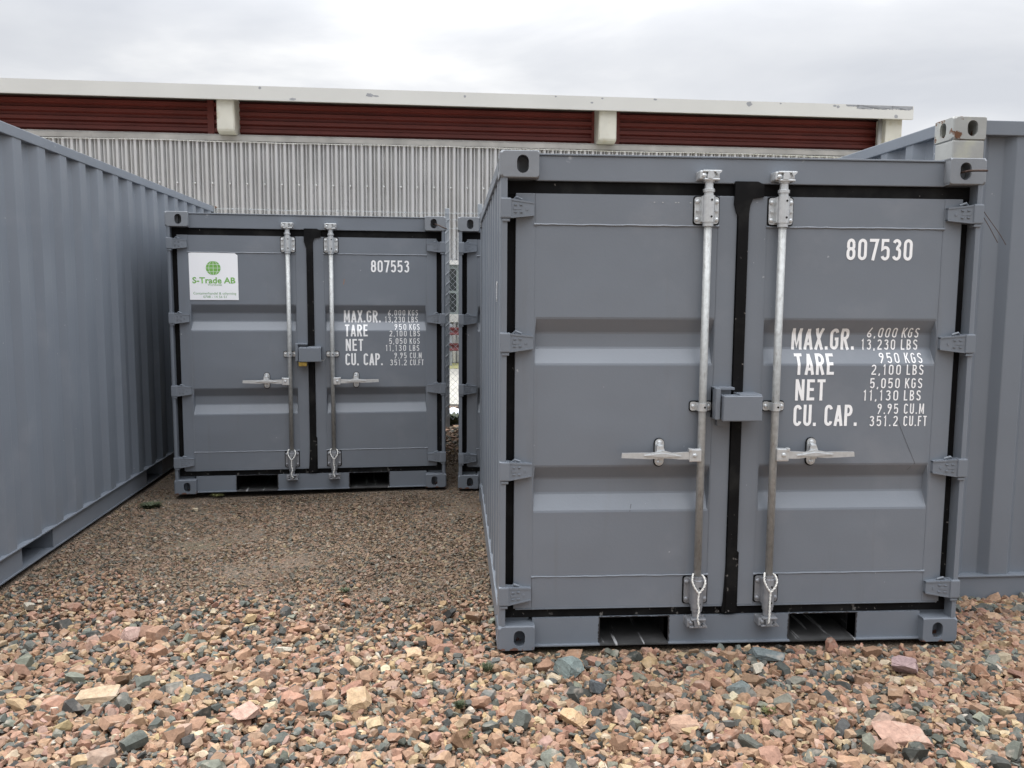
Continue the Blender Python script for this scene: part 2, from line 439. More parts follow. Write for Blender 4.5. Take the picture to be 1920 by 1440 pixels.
def link_flat(name, bm, mt, parent, direction=Vector((0, -1, 0))):
    up_faces(bm, direction)
    me = bpy.data.meshes.new(name); bm.to_mesh(me); bm.free()
    o = bpy.data.objects.new(name, me); COL.objects.link(o); me.materials.append(mt); o.parent = parent
    return o

# ------------------------------------------------------------------ small container with two cargo doors (local: x right, y back, z up, front at y=0)
W_, L_, H_ = 2.2, 2.99, 2.26
YD = .050                                    # door face
RIBS = [(.643, .721, .791, .855), (1.324, 1.397, 1.465, 1.5326)]
RD = .038
def door_prof():
    prof = [(.334, 0)]
    for a, b, c, d in RIBS: prof += [(a, 0), (b, RD), (c, RD), (d, 0)]
    return soften(prof+[(1.947, 0)], .005)
def door_depth(z):
    for (a, da), (b, db) in zip(door_prof(), door_prof()[1:]):
        if a <= z <= b: return da+(db-da)*(z-a)/(b-a)
    return 0.
def side_prof():
    return corr_profile(L_-.34, .292, .085, .06, .034, .02)

def build_small():
    root = empty('shipping_container')
    # corner castings
    for sx in (0, 1):
        for sy in (0, 1):
            for sz in (0, 1):
                bm = casting_bm(sx=1-2*sx, sy=1-2*sy)
                ww = W_ if sx else 0; yy = L_ if sy else 0
                o = link('corner_casting', bm, m_chip if not sz else m_cast, root, loc=(ww, yy, H_-.118 if sz else 0))
    # corner posts, door end: rounded outer edge, the inner return forms the hinge recess
    for sx in (0, 1):
        bm = bmesh.new(); s = 1-2*sx; X = lambda x: (W_-x if sx else x)
        pts = [(X(.006+.016-.016*cos(R(a))), .006+.016-.016*sin(R(a))) for a in (0, 22, 45, 67, 90)]+[(X(.035), .006), (X(.035), .085), (X(.15), .085), (X(.15), .15), (X(.006), .15)]
        prism(bm, pts, 'z', .116, H_-.116)
        link('corner_post', bm, m_frame, root)
        bm = bmesh.new()
        box(bm, *sorted((X(.006), X(.14))), L_-.13, L_-.006, .116, H_-.116, .012)
        link('corner_post', bm, m_frame, root)
    # header and sill
    bm = bmesh.new()
    box(bm, .165, W_-.165, .052, .16, 2.137, 2.246, .004)
    box(bm, .165, W_-.165, .046, .17, 2.246, 2.254, .002)
    rr = random.Random(77)
    for x in (.166, W_-.166): tube(bm, [(x+.001*(rr.random()-.5), .0515, 2.139+i*.0075) for i in range(15)], [.0035+.002*rr.random() for i in range(15)], 6)
    link('door_header', bm, m_frame, root)
    bm = bmesh.new()
    P = [.165, .482, .807, 1.393, 1.718, W_-.165]
    for a, b in ((0, 1), (2, 3), (4, 5)):
        box(bm, P[a], P[b], YD, .13, .012, .136)
    for a, b in ((1, 2), (3, 4)):
        box(bm, P[a], P[b], YD+.001, .13, .1345, .1362)
    for a, b in ((0, 1), (2, 3), (4, 5)):
        box(bm, P[a], P[b], YD-.018, .129, .004, .0118, .002)
    box(bm, .05, W_-.05, .076, .13, .137, .150)
    link('door_sill', bm, m_frame, root)
    for a, b in ((P[1], P[2]), (P[3], P[4])):
        bm = bmesh.new(); rr = random.Random(int(a*100))
        y1 = L_-.1
        for q in (((a, YD, .136), (a, y1, .136), (a, y1, .006), (a, YD, .006)), ((b, YD, .006), (b, y1, .006), (b, y1, .136), (b, YD, .136)),
                  ((a, YD, .1345), (b, YD, .1345), (b, y1, .1345), (a, y1, .1345)), ((a, y1, .01), (b, y1, .01), (b, y1, .13), (a, y1, .13))):
            bm.faces.new([bm.verts.new(p) for p in q])
        # ragged rim of black overspray round the cut
        inn, ou = [], []
        for i in range(21): u = i/20; inn.append((a, .010+.125*u)); ou.append((a-.003-.006*rr.random(), .006+.133*u))
        for i in range(31): u = i/30; inn.append((a+(b-a)*u, .1352)); ou.append((a-.003+(b-a+.006)*u, .1365+.005*rr.random()))
        for i in range(21): u = 1-i/20; inn.append((b, .010+.125*u)); ou.append((b+.003+.006*rr.random(), .006+.133*u))
        A = [bm.verts.new((x, YD-.0012, z)) for x, z in inn]; B = [bm.verts.new((x, YD-.0012, z)) for x, z in ou]
        for i in range(len(A)-1): bm.faces.new((A[i], A[i+1], B[i+1], B[i]))
        fpk = link('fork_pocket', bm, m_pocket, root)
        bm = bmesh.new(); box(bm, a+.0005, b-.0005, YD-.016, y1-.001, .004, .0105); link('pocket_floor', bm, m_pfloor, fpk)
    # rails, walls, roof
    for sx in (0, 1):
        X = lambda x: (W_-x if sx else x)
        bm = bmesh.new(); box(bm, *sorted((X(.004), X(.064))), .162, L_-.162, H_-.075, H_-.010, .006); link('top_side_rail', bm, m_frame, root)
        bm = bmesh.new(); box(bm, *sorted((X(.006), X(.06))), .162, L_-.162, .012, .15, .004); link('bottom_side_rail', bm, m_frame, root)
        bm = bmesh.new()
        sheet(bm, soften(side_prof(), .0025), lambda s, d, z: (X(.014+d), .15+s, z), .148, H_-.07)
        link('side_wall', bm, m_sheet, root)
    bm = bmesh.new(); box(bm, .16, W_-.16, L_-.10, L_-.01, .012, .13, .004); link('end_rail', bm, m_frame, root)
    bm = bmesh.new(); box(bm, .16, W_-.16, L_-.08, L_-.01, H_-.1, H_-.012, .004)
    link('end_rail', bm, m_frame, root)
    bm = bmesh.new(); sheet(bm, soften(corr_profile(W_-.28, .25, .1, .03, .04, .03)), lambda s, d, z: (.14+s, L_-.016-d, z), .13, H_-.1); link('end_wall', bm, m_sheet, root)
    bm = bmesh.new()
    pr = soften(corr_profile(L_-.2, .209, .09, .014, .018, 0), .003)
    A = [bm.verts.new((.05, .1+s, H_-.014-d)) for s, d in pr]; B = [bm.verts.new((W_-.05, .1+s, H_-.014-d)) for s, d in pr]
    for i in range(len(A)-1): bm.faces.new((A[i], A[i+1], B[i+1], B[i]))
    link('roof_panel', bm, m_paint, root)
    bm = bmesh.new(); box(bm, .06, W_-.06, .13, L_-.1, .138, .155); link('floor', bm, m_hole, root)
    # doors
    doors = []
    for sx in (0, 1):
        X = lambda x: (W_-x if sx else x)
        def bx(bm, a, b, *r, **k): box(bm, *sorted((X(a), X(b))), *r, **k)
        bm = bmesh.new()
        d0, d1, s0, s1 = .075, 1.074, .160, .988
        zb, zt, wb, wt = .184, 2.082, .334, 1.947
        bx(bm, d0, s0, YD, YD+.055, zb, zt, bev=.003)
        bx(bm, s1, d1, YD, YD+.055, zb, zt, bev=.003)
        bx(bm, s0+.001, s1-.001, YD+.001, YD+.05, wt, zt-.0005)
        bx(bm, s0+.001, s1-.001, YD+.001, YD+.05, zb+.0005, wb)
        # bottom return lip with bright edge
        bx(bm, d0+.01, d1-.004, YD-.003, YD+.02, zb-.004, zb-.0003)
        # pressed panel
        zs = [wb]
        prof = door_prof()
        e = .006
        cols = [(s0, 0), (s0+.004, 0), (s0+.004+e, 1), (s1-.004-e, 1), (s1-.004, 0), (s1, 0)]
        G = [[bm.verts.new((X(x), YD+.003+k*d, z)) for x, k in cols] for z, d in prof]
        for i in range(len(G)-1):
            for j in range(len(cols)-1): bm.faces.new((G[i][j], G[i][j+1], G[i+1][j+1], G[i+1][j]))
        # weld beads
        rr = random.Random(5+sx)
        for z in (wb, wt):
            pts = [(X(s0-.004+(s1-s0+.008)*i/30), YD+.001+.0015*rr.random(), z+.0025*(rr.random()-.5)) for i in range(31)]
            tube(bm, pts, [.0035+.0015*rr.random()+(.003 if i in (0, 30) else 0) for i in range(31)], 6)
        for xx in (s0, s1):
            pts = [(X(xx)+.0015*(rr.random()-.5), YD+.0028, wb+(wt-wb)*i/40) for i in range(41)]
            tube(bm, pts, .0022, 5)
        door = link('door', bm, m_paint, root)
        doors.append(door)
        # black rubber seal round the leaf
        bm = bmesh.new()
        bx(bm, .0355, d0+.004, YD+.022, YD+.045, .150, 2.137)
        bx(bm, .0355, 1.0995, YD+.0175, YD+.043, zt-.004, 2.1368)
        bx(bm, .0355, 1.0995, YD+.0155, YD+.044, .1365, zb+.006)
        bx(bm, d1-.004, 1.0992, YD+.018, YD+.04, zb+.006, zt-.004)
        link('door_seal', bm, m_black, door)
        # hinges
        for hz in (2.012, 1.424, .843, .260):
            bm = bmesh.new()
            bx(bm, .0045, .052, -.004, .05, hz-.044, hz+.044, bev=.006)
            bx(bm, .012, .046, .0, .04, hz-.058, hz-.046, bev=.003)
            # blade: wedge from knuckle to tip, thin plate with raised rims
            def blade(z_in0, z_in1, z_out0, z_out1, y_in, y_out, xi=.050, xo=.155, yb=YD+.002):
                v = []
                for x, y, z in ((xi, y_in, z_in0), (xi, y_in, z_in1), (xo, y_out, z_out1), (xo, y_out, z_out0)):
                    v.append((bm.verts.new((X(x), y, hz+z)), bm.verts.new((X(x), yb, hz+z))))
                n_ = 4
                bm.faces.new([q[0] for q in v]); bm.faces.new([q[1] for q in v][::-1])
                for i in range(4): bm.faces.new((v[i][0], v[(i+1) % 4][0], v[(i+1) % 4][1], v[i][1]))
            blade(-.040, .038, -.028, .026, .004, .030)
            blade(-.043, -.036, -.030, -.024, .0015, .0275)
            blade(.033, .041, .022, .029, .0015, .0275)
            blade(-.006, .006, -.005, .005, .004, .015, .062, .098)
            tube(bm, [(X(.120), .026, hz-.002), (X(.120), .0195, hz-.002)], .007, 8)
            for qx in (.065, .090): bx(bm, qx, qx+.012, .0025+(qx-.06)*.25, .02, hz+.014, hz+.018); bx(bm, qx, qx+.012, .0025+(qx-.06)*.25, .02, hz-.018, hz-.014)
            tube(bm, [(X(.062), .03, hz+.036), (X(.075), .026, hz+.050), (X(.10), .034, hz+.040)], .006, 6)
            link('hinge', bm, m_frame, door)
        # handle catch on the door face
        cx = X(.742)
        bm = bmesh.new()
        prism(bm, rrect(cx-.024, cx+.024, .852, .985, .023, 5), 'y', YD-.004, YD+.001)
        link('catch_seal', bm, m_black, door)
        bm = bmesh.new()
        prism(bm, rrect(cx-.020, cx+.021, .858, .982, .020, 5), 'y', YD-.012, YD-.0035)
        box(bm, cx-.012, cx+.014, .004, YD-.01, .893, .902, .002)
        dome(bm, cx, YD-.012, .965, .011, .008); dome(bm, cx, YD-.012, .872, .011, .008)
        # swinging tongue over the handle
        prism(bm, [(cx-.020, .955), (cx+.008, .955), (cx+.016, .935), (cx+.022, .91), (cx+.004, .896), (cx-.014, .900), (cx-.022, .925)], 'y', .0, .008)
        box(bm, cx-.014, cx+.010, .004, YD-.01, .945, .958, .002)
        link('handle_catch', bm, m_bright, door)
        bm = bmesh.new(); tube(bm, [(cx, -.001, .918), (cx, .002, .918)], .004, 8); link('rivet_hole', bm, m_hole, door)
    # central astragal seal lapping up over the header
    bm = bmesh.new()
    prism(bm, [(1.0765, .15), (1.1235, .15), (1.1235, 2.0), (1.128, 2.04), (1.14, 2.07), (1.19, 2.078), (1.19, 2.132), (1.160, 2.146), (1.058, 2.146), (1.056, 2.045), (1.066, 2.01), (1.0765, 1.99)], 'y', YD-.012, YD+.02)
    ds = link('centre_seal', bm, m_black, root)
    bm = bmesh.new()
    prism(bm, [(1.076, .15), (1.062, .15), (1.058, .165), (1.066, .205), (1.0765, .44)], 'y', YD-.008, YD+.01)
    prism(bm, [(1.124, .15), (1.134, .15), (1.134, .44), (1.1235, .45)], 'y', YD-.006, YD+.01)
    link('seal_flap', bm, m_black, ds)
    # locking bars
    for sx in (0, 1):
        X = lambda x: (W_-x if sx else x)
        s = -1 if sx else 1
        cx = X(.930); ry = .014
        def bx(bm, a, b, *r, **k): box(bm, *sorted((X(a), X(b))), *r, **k)
        bm = bmesh.new()
        lathe_z(bm, cx, ry, [(.300, .0175), (1.99, .0175)], 18)
        bar = link('locking_bar', bm, m_galv, root, smooth=True)
        # upper bearing bracket
        bm = bmesh.new()
        prism(bm, rrect(cx-.060, cx+.060, 1.952, 2.080, .012, 3), 'y', YD-.002, YD+.0005)
        link('bracket_gasket', bm, m_black, bar)
        bm = bmesh.new()
        prism(bm, rrect(cx-.055, cx+.055, 1.957, 2.075, .012, 3), 'y', YD-.010, YD-.0015)
        lathe_z(bm, cx, ry, [(1.944, .0235), (1.962, .0235), (1.962, .0275), (2.078, .0275), (2.078, .0215), (2.092, .0215), (2.094, .026), (2.106, .026), (2.110, .0195), (2.135, .0185), (2.137, .025), (2.150, .025), (2.152, .018)], 18)
        box(bm, cx-.030, cx+.030, ry, YD-.008, 1.964, 2.076)
        for qx in (-.044, .044):
            box(bm, cx+qx-.006, cx+qx+.008, YD-.02, YD-.009, 2.010, 2.016)
        for qx in (-.044, .044):
            for qz in (1.975, 2.054): dome(bm, cx+qx, YD-.010, qz, .0105, .009)
        link('bearing_bracket', bm, m_bright, bar)
        bm = bmesh.new()
        for qz in (1.985, 2.058):
            bm = bmesh.new(); tube(bm, [(cx+.007, ry-.0285, qz), (cx+.007, ry-.0265, qz)], .0048, 10); link('bracket_hole', bm, m_hole, bar)
        # lower bearing bracket
        bm = bmesh.new()
        prism(bm, rrect(cx-.060, cx+.060, .196, .332, .012, 3), 'y', YD-.002, YD+.0005)
        link('bracket_gasket', bm, m_black, bar)
        bm = bmesh.new()
        prism(bm, rrect(cx-.054, cx+.054, .202, .326, .012, 3), 'y', YD-.010, YD-.0015)
        lathe_z(bm, cx, ry, [(.142, .019), (.150, .021), (.172, .0205), (.174, .0255), (.188, .0255), (.190, .0275), (.322, .0275), (.324, .0225), (.338, .0225)], 18)
        box(bm, cx-.030, cx+.030, ry, YD-.008, .204, .320)
        for qx in (-.043, .043):
            for qz in (.222, .305): dome(bm, cx+qx, YD-.010, qz, .0105, .009)
        link('bearing_bracket', bm, m_dull, bar)
        bm = bmesh.new()
        for qz in (.213, .290):
            bm = bmesh.new(); tube(bm, [(cx+.007, ry-.0285, qz), (cx+.007, ry-.0265, qz)], .0048, 10); link('bracket_hole', bm, m_hole, bar)
        # middle guide strap
        bm = bmesh.new()
        prism(bm, rrect(cx-.053, cx+.053, 1.108, 1.158, .012, 3), 'y', YD-.002, YD+.0005)
        link('bracket_gasket', bm, m_black, bar)
        bm = bmesh.new()
        for q in (-1, 1):
            prism(bm, rrect(*sorted((cx+q*.018, cx+q*.049)), 1.113, 1.153, .009, 3), 'y', YD-.010, YD-.0015)
            dome(bm, cx+q*.036, YD-.010, 1.133, .0095, .007)
        pts = [(cx-.022, YD-.004)]+[(cx+.0225*cos(R(a)), ry-.0225*sin(R(a))) for a in range(180, -1, -20)]+[(cx+.022, YD-.004)]
        prism(bm, pts, 'z', 1.115, 1.151)
        link('guide_strap', bm, m_bright, bar)
        bm = bmesh.new(); tube(bm, [(cx+.005, ry-.0240, 1.133), (cx+.005, ry-.0215, 1.133)], .0048, 10); link('bracket_hole', bm, m_hole, bar)
        # cams and keepers
        for top in (1, 0):
            bm = bmesh.new()
            if top:
                zc = 2.166
                Z = lambda z: zc+z
                mt_ = m_bright
                lathe_z(bm, cx, ry, [(2.150, .017), (2.160, .017)], 12)
            else:
                zc = .118; Z = lambda z: zc-z; mt_ = m_dull
                lathe_z(bm, cx, ry, [(.10, .016), (.145, .018)], 12)
            def zb_(a, b): return sorted((Z(a), Z(b)))
            # keeper jaws fixed to the frame
            box(bm, cx-.047, cx-.014, -.002, YD+.003, *zb_(-.018, .020), .006)
            box(bm, cx+.012, cx+.044, .004, YD+.003, *zb_(-.014, .018), .006)
            box(bm, cx-.036, cx+.048, -.012, .020, *zb_(.012, .021), .003)
            box(bm, cx-.030, cx+.040, -.016, .030, *zb_(-.024, -.015), .003)
            # cam with hooked ends
            prism(bm, [(cx-.018, Z(-.014)), (cx+.006, Z(-.018)), (cx+.016, Z(-.004)), (cx+.008, Z(.014)), (cx-.012, Z(.016))], 'y', -.018, .03)
            prism(bm, [(cx+.022, Z(.010)), (cx+.048, Z(.020)), (cx+.046, Z(.012)), (cx+.030, Z(.000))], 'y', -.016, .01)
            dome(bm, cx-.028, -.003, Z(-.003), .010, .008)
            link('locking_cam', bm, mt_, bar)
            bm = bmesh.new()
            box(bm, *((cx-.050, cx+.050)), YD-.001+.0, YD+.004, *zb_(-.020, .018), .001)
            link('cam_plate', bm, mt_ if not top else m_dull, bar)
        # handle: hub, flat lever, bulge at the catch, grip
        bm = bmesh.new()
        hz = .914
        bx(bm, .868, .925, -.016, .010, hz-.030, hz+.030, bev=.006)
        bx(bm, .865, .880, -.020, .006, hz+.018, hz+.032, bev=.003)
        dome(bm, X(.893), -.016, hz, .010, .007)
        ol = [(.868, .016), (.820, .014), (.790, .012), (.762, .020), (.745, .022), (.728, .018), (.690, .012), (.650, .013), (.560, .012),
              (.557, -.010), (.650, -.014), (.690, -.016), (.735, -.012), (.790, -.014), (.820, -.018), (.868, -.018)]
        tl = lambda x: -.0*(.868-x)
        prism(bm, [(X(a), hz+b+tl(a)) for a, b in ol], 'y', -.012, -.001)
        prism(bm, [(X(.83), hz-.002), (X(.745), hz+.012), (X(.66), hz+.002), (X(.745), hz-.006)], 'y', -.020, -.011)
        link('bar_handle', bm, m_bright, bar)
    # padlock box halves
    bm = bmesh.new()
    box(bm, .978, 1.000, -.030, YD+.001, 1.080, 1.222, .003)
    box(bm, .978, 1.072, -.004, YD+.001, 1.212, 1.224, .003)
    box(bm, .978, 1.062, .020, YD+.0005, 1.080, 1.214, .002)
    lb = link('lock_box_shield', bm, m_frame, root)
    bm = bmesh.new()
    box(bm, 1.006, 1.184, -.058, .020, 1.076, 1.192, .006, 3)
    box(bm, 1.080, 1.184, -.050, YD+.001, 1.090, 1.198, .004)
    link('lock_box', bm, m_frame, root)
    bm = bmesh.new()
    tube(bm, [(1.186+.018*cos(R(a))*1.0+.006, .02, 1.10+.02*sin(R(a))) for a in range(-150, 40, 20)], .002, 6)
    link('hanging_wire', bm, m_galv, lb)
    return root, doors

ROOT1, DOORS1 = build_small()

def lettering(parent, rows, t, gap):
    bm = bmesh.new()
    for s, x0, x1, z0, z1 in rows: text_bm(bm, s, x0, x1, z0, z1, t, gap)
    cuts = [p[0] for p in door_prof()]
    conform(bm, cuts, 2, lambda c: Vector((c.x, c.y+YD+.003+door_depth(c.z)-.0016, c.z)))
    return link_flat('lettering', bm, m_white, parent)
K = 1.0133
def fx(x): return .31+(x-.31)*K
def fz(z): return CAMH+(z-CAMH)*K
BIG = [('MAX.GR.', 1.327, 1.628, 1.394, 1.492), ('TARE', 1.335, 1.523, 1.281, 1.378), ('NET', 1.340, 1.486, 1.163, 1.261), ('CU. CAP.', 1.337, 1.641, 1.045, 1.144)]
SML = [('6,000', 1.695, 1.836, 1.450, 1.496), ('KGS', 1.860, 1.940, 1.450, 1.496), ('13,230', 1.671, 1.832, 1.394, 1.442), ('LBS', 1.859, 1.938, 1.394, 1.442),
       ('950', 1.747, 1.843, 1.335, 1.381), ('KGS', 1.868, 1.951, 1.335, 1.381), ('2,100', 1.706, 1.846, 1.281, 1.328), ('LBS', 1.873, 1.953, 1.281, 1.328),
       ('5,050', 1.703, 1.844, 1.219, 1.266), ('KGS', 1.869, 1.951, 1.219, 1.266), ('11,130', 1.674, 1.840, 1.162, 1.210), ('LBS', 1.867, 1.947, 1.162, 1.210),
       ('9.95', 1.744, 1.843, 1.100, 1.148), ('CU.M', 1.871, 1.966, 1.100, 1.148), ('351.2', 1.709, 1.844, 1.043, 1.091), ('CU.FT', 1.872, 1.982, 1.043, 1.091)]
def fixrow(r): return (r[0], fx(r[1]), fx(r[2]), fz(r[3]), fz(r[4]))
BIG = [(r[0], r[1]+.022, r[2]+.016, r[3], r[4]) for r in BIG]; SML = [(r[0], r[1]+.009, r[2]+.009, r[3], r[4]) for r in SML]
lettering(DOORS1[1], [fixrow(r) for r in BIG], .150, .13)
lettering(DOORS1[1], [fixrow(r) for r in SML], .135, .24)

def copy_tree(o, parent=None):
    c = o.copy(); COL.objects.link(c); c.parent = parent
    for ch in list(o.children): copy_tree(ch, c)
    return c
ROOT2 = copy_tree(ROOT1); ROOT3 = copy_tree(ROOT1)
def right_door(root): return [c for c in root.children if c.name.startswith('door') and c.name.split('.')[0] == 'door'][1]
def left_door(root): return [c for c in root.children if c.name.split('.')[0] == 'door'][0]
NUM = (1.571, 1.878, 1.800, 1.897)
lettering(right_door(ROOT1), [fixrow(('807530',)+NUM)], .15, .13)
lettering(right_door(ROOT2), [fixrow(('807553',)+NUM)], .15, .13)

# number painted on the corrugated left side of the near container
def side_number(root, s, y0, y1, z0, z1):
    wall = [c for c in root.children if c.name.split('.')[0] == 'side_wall'][0]
    bm = bmesh.new(); text_bm(bm, s, y0, y1, z0, z1, .15, .13)     # x runs backwards along the wall
    P = [(.15+a, d) for a, d in soften(side_prof(), .0025)]
    def dep(y):
        for (a, da), (b, db) in zip(P, P[1:]):
            if a <= y <= b: return da+(db-da)*(y-a)/(b-a)
        return 0
    conform(bm, [-p[0] for p in P], 0, lambda c: Vector((c.y+.014+dep(-c.x)-.0022, -c.x, c.z)))
    link_flat('lettering', bm, m_white, wall, Vector((-1, 0, 0)))
side_number(ROOT1, '807530', -.60, -.235, 1.60, 1.70)

ROOT1.location = (-.0593, 3.7479, 0); ROOT1.rotation_euler = (0, 0, .0675)
ROOT2.location = (-2.7235, 6.7097, .005); ROOT2.rotation_euler = (0, 0, .1526)
ROOT3.location = (-.4496, 6.9976, 0); ROOT3.rotation_euler = (0, 0, .060)
G1 = 'small grey containers with double doors'
tag(ROOT1, 'nearest grey container, door numbered 807530', 'container', G1)
tag(ROOT2, 'grey container numbered 807553 with white sticker on its left door', 'container', G1)
tag(ROOT3, 'grey container showing only its left edge, between the numbered containers', 'container', G1)

# ---- single scratches and chips that the photograph shows on the doors
def mark(root, door, name, pts, mt, wd):
    bm = bmesh.new()
    for poly in pts: stroke(bm, poly, wd, lambda v: (v.x, YD+.0018, v.y))
    if len(bm.faces):
        for v in bm.verts: v.co.y = YD+.003+door_depth(v.co.z)-.0012 if door_depth(v.co.z) or .335 < v.co.z < 1.946 else YD-.0008
        link_flat(name, bm, mt, door)
    else: bm.free()
m_scr = mat('dark_scratch', (.06, .065, .075), .6)
m_chipw = mat('pale_paint_chip', (.40, .41, .42), .6)
m_orange = mat('orange_smear', (.33, .17, .10), .6)
mark(ROOT1, right_door(ROOT1), 'scratch', [[(1.868, 1.075), (1.902, 1.000), (1.934, .930), (1.969, .858), (1.942, .822)]], m_scr, .0018)
mark(ROOT1, left_door(ROOT1), 'scratch', [[(.622, .672), (.614, .640)]], m_scr, .003)
mark(ROOT1, left_door(ROOT1), 'paint_chip', [[(.691+q*.042, 2.050), (.698+q*.042, 2.0495)] for q in (0, .9, 2.3, 2.6, 3.9)], m_chipw, .004)
mark(ROOT2, right_door(ROOT2), 'smear', [[(1.372, 1.745), (1.366, 1.700)]], m_orange, .005)

# ---- sticker on the second container
def font_mesh(s, size, x, z, width=None, bold=0.):
    cu = bpy.data.curves.new('t', 'FONT'); cu.body = s; cu.size = size; cu.align_x = 'CENTER'; cu.offset = bold
    cu.resolution_u = 3
    o = bpy.data.objects.new('t', cu); COL.objects.link(o)
    dg = bpy.context.evaluated_depsgraph_get(); dg.update()
    me = bpy.data.meshes.new_from_object(o.evaluated_get(dg))
    xs = [v.co.x for v in me.vertices]; wd = max(xs)-min(xs); mid = (max(xs)+min(xs))/2
    k = (width/wd) if width else 1
    for v in me.vertices: v.co = Vector((x+(v.co.x-mid)*k, 0, z+v.co.y))
    bm = bmesh.new(); bm.from_mesh(me)
    bpy.data.objects.remove(o); bpy.data.curves.remove(cu); bpy.data.meshes.remove(me)
    return bm
ld = left_door(ROOT2)
sx0, sx1, sz0, sz1 = .163, .537, 1.570, 1.944
bm = bmesh.new()
rr = random.Random(3)
nx, nz_ = 10, 10
cornered = [(sx0, sz0), (sx1, sz0), (sx1-.001, sz1-.020), (sx1-.022, sz1-.002), (sx0-.002, sz1)]
prism(bm, cornered, 'y', YD-.0008, YD+.001)
stk = link('sticker', bm, m_sticker, ld)
tag(stk, 'square white company sticker with a green globe')
SY = YD-.0016
def put(bm, mt, name='lettering'):
    for v in bm.verts: v.co.y = SY
    return link_flat(name, bm, mt, stk)
scx = (sx0+sx1)/2
put(font_mesh('S-Trade AB', .066, scx, 1.703, .330, .0016), m_green)
put(font_mesh('Worldwide', .026, scx+.005, 1.682, .110), m_dkgreen)
put(font_mesh('Containerhandel & uthyrning', .028, scx+.004, 1.613, .330), m_dkgreen)
put(font_mesh('0708 - 14 56 51', .027, scx+.004, 1.586, .178), m_dkgreen)
bm = bmesh.new()                              # globe: cells between meridians and parallels
gx, gz, gr = scx-.003, 1.823, .056
lats = [-72, -24, -1.6, 1.6, 24, 72]
par = [-.97, -.52, -.0, .52, .97]; gp = .028
mer = [-1.0, -.60, 0, .60, 1.0]
for i in range(4):
    a, b = par[i]+gp*(i > 0), par[i+1]-gp*(i < 3)
    for j in range(4):
        n_ = 5
        Lp, Rp = [], []
        for q in range(n_+1):
            v = a+(b-a)*q/n_; hw = math.sqrt(max(0, 1-v*v))
            l0 = mer[j]*hw+(gp if j > 0 else 0); r0 = mer[j+1]*hw-(gp if j < 3 else 0)
            if r0 < l0: l0 = r0 = (l0+r0)/2
            Lp.append(bm.verts.new((gx+gr*l0, 0, gz+gr*v))); Rp.append(bm.verts.new((gx+gr*r0, 0, gz+gr*v)))
        for q in range(n_): bm.faces.new((Lp[q], Rp[q], Rp[q+1], Lp[q+1]))
put(bm, m_green, 'globe_logo')

# ------------------------------------------------------------------ twenty-foot containers (long boxes with corrugated walls)
def build_long(frontprof, sideprof, pockets, side_phase, mt_cast, mt_post, W=2.438, Lg=6.058, H=2.591):
    root = empty('shipping_container')
    for sx in (0, 1):
        for sy in (0, 1):
            for sz in (0, 1):
                bm = casting_bm(.176, .17, .118, 1-2*sx, 1-2*sy, .08, .056)
                spec = (sz == 1 and ((sx == 0 and sy == 0) or (sx == 1 and sy == 1)))
                link('corner_casting', bm, mt_cast if spec else m_frame, root, loc=(W if sx else 0, Lg if sy else 0, H-.118 if sz else 0))
            X = lambda x: (W-x if sx else x); Y = lambda y: (Lg-y if sy else y)
            bm = bmesh.new()
            box(bm, *sorted((X(.002), X(.174))), *sorted((Y(.002), Y(.166))), .116, H-.117, .012, 3)
            link('corner_post', bm, mt_post if (sx == 0 and sy == 0) else m_frame, root)
    for sx in (0, 1):
        X = lambda x: (W-x if sx else x)
        bm = bmesh.new(); box(bm, *sorted((X(.006), X(.066))), .16, Lg-.16, H-.076, H-.012, .005); link('top_side_rail', bm, m_frame, root)
        bm = bmesh.new()
        cuts = [.16]+[c for p in pockets for c in p]+[Lg-.16]
        for i in range(0, len(cuts), 2):
            box(bm, *sorted((X(.030), X(.038))), cuts[i], cuts[i+1], .014, .150)
        box(bm, *sorted((X(.004), X(.06))), .16, Lg-.16, .150, .157)
        box(bm, *sorted((X(.022), X(.07))), .16, Lg-.16, .006, .0135)
        link('bottom_side_rail', bm, m_frame, root)
        for a, b in pockets:
            bm = bmesh.new()
            for yy in (a, b): box(bm, *sorted((X(.040), X(W/2-.02))), yy-.004, yy+.004, .014, .1495)
            box(bm, *sorted((X(.072), X(W/2-.02))), a, b, .009, .0125)
            link('fork_pocket', bm, m_dull if False else m_frame, root)
        bm = bmesh.new()
        sheet(bm, soften(sideprof, .003), lambda s, d, z: (X(.012+d), .15+s, z), .155, H-.07)
        link('side_wall', bm, m_sheet, root)
    for sy in (0, 1):
        Y = lambda y: (Lg-y if sy else y)
        bm = bmesh.new()
        box(bm, .17, W-.17, *sorted((Y(.008), Y(.07))), H-.090, H-.016, .004)
        link('end_rail', bm, m_frame, root)
        bm = bmesh.new()
        box(bm, .17, W-.17, *sorted((Y(.012), Y(.02))), .020, .146)
        box(bm, .17, W-.17, *sorted((Y(.002), Y(.06))), .012, .0196, .002)
        box(bm, .17, W-.17, *sorted((Y(.002), Y(.09))), .146, .154, .002)
        link('end_rail', bm, m_frame, root)
        bm = bmesh.new()
        sheet(bm, soften(frontprof, .003), lambda s, d, z: (.17+s, Y(.020+d), z), .153, H-.085)
        link('end_wall', bm, m_sheet, root)
    bm = bmesh.new()
    pr = corr_profile(Lg-.2, .209, .09, .014, .018, 0)
    A = [bm.verts.new((.05, .1+s, H-.020-d)) for s, d in pr]; B = [bm.verts.new((W-.05, .1+s, H-.020-d)) for s, d in pr]
    for i in range(len(A)-1): bm.faces.new((A[i], A[i+1], B[i+1], B[i]))
    link('roof_panel', bm, m_paint, root)
    bm = bmesh.new(); box(bm, .05, W-.05, .1, Lg-.1, .150, .165); link('floor', bm, m_hole, root)
    return root
Lg = 6.058
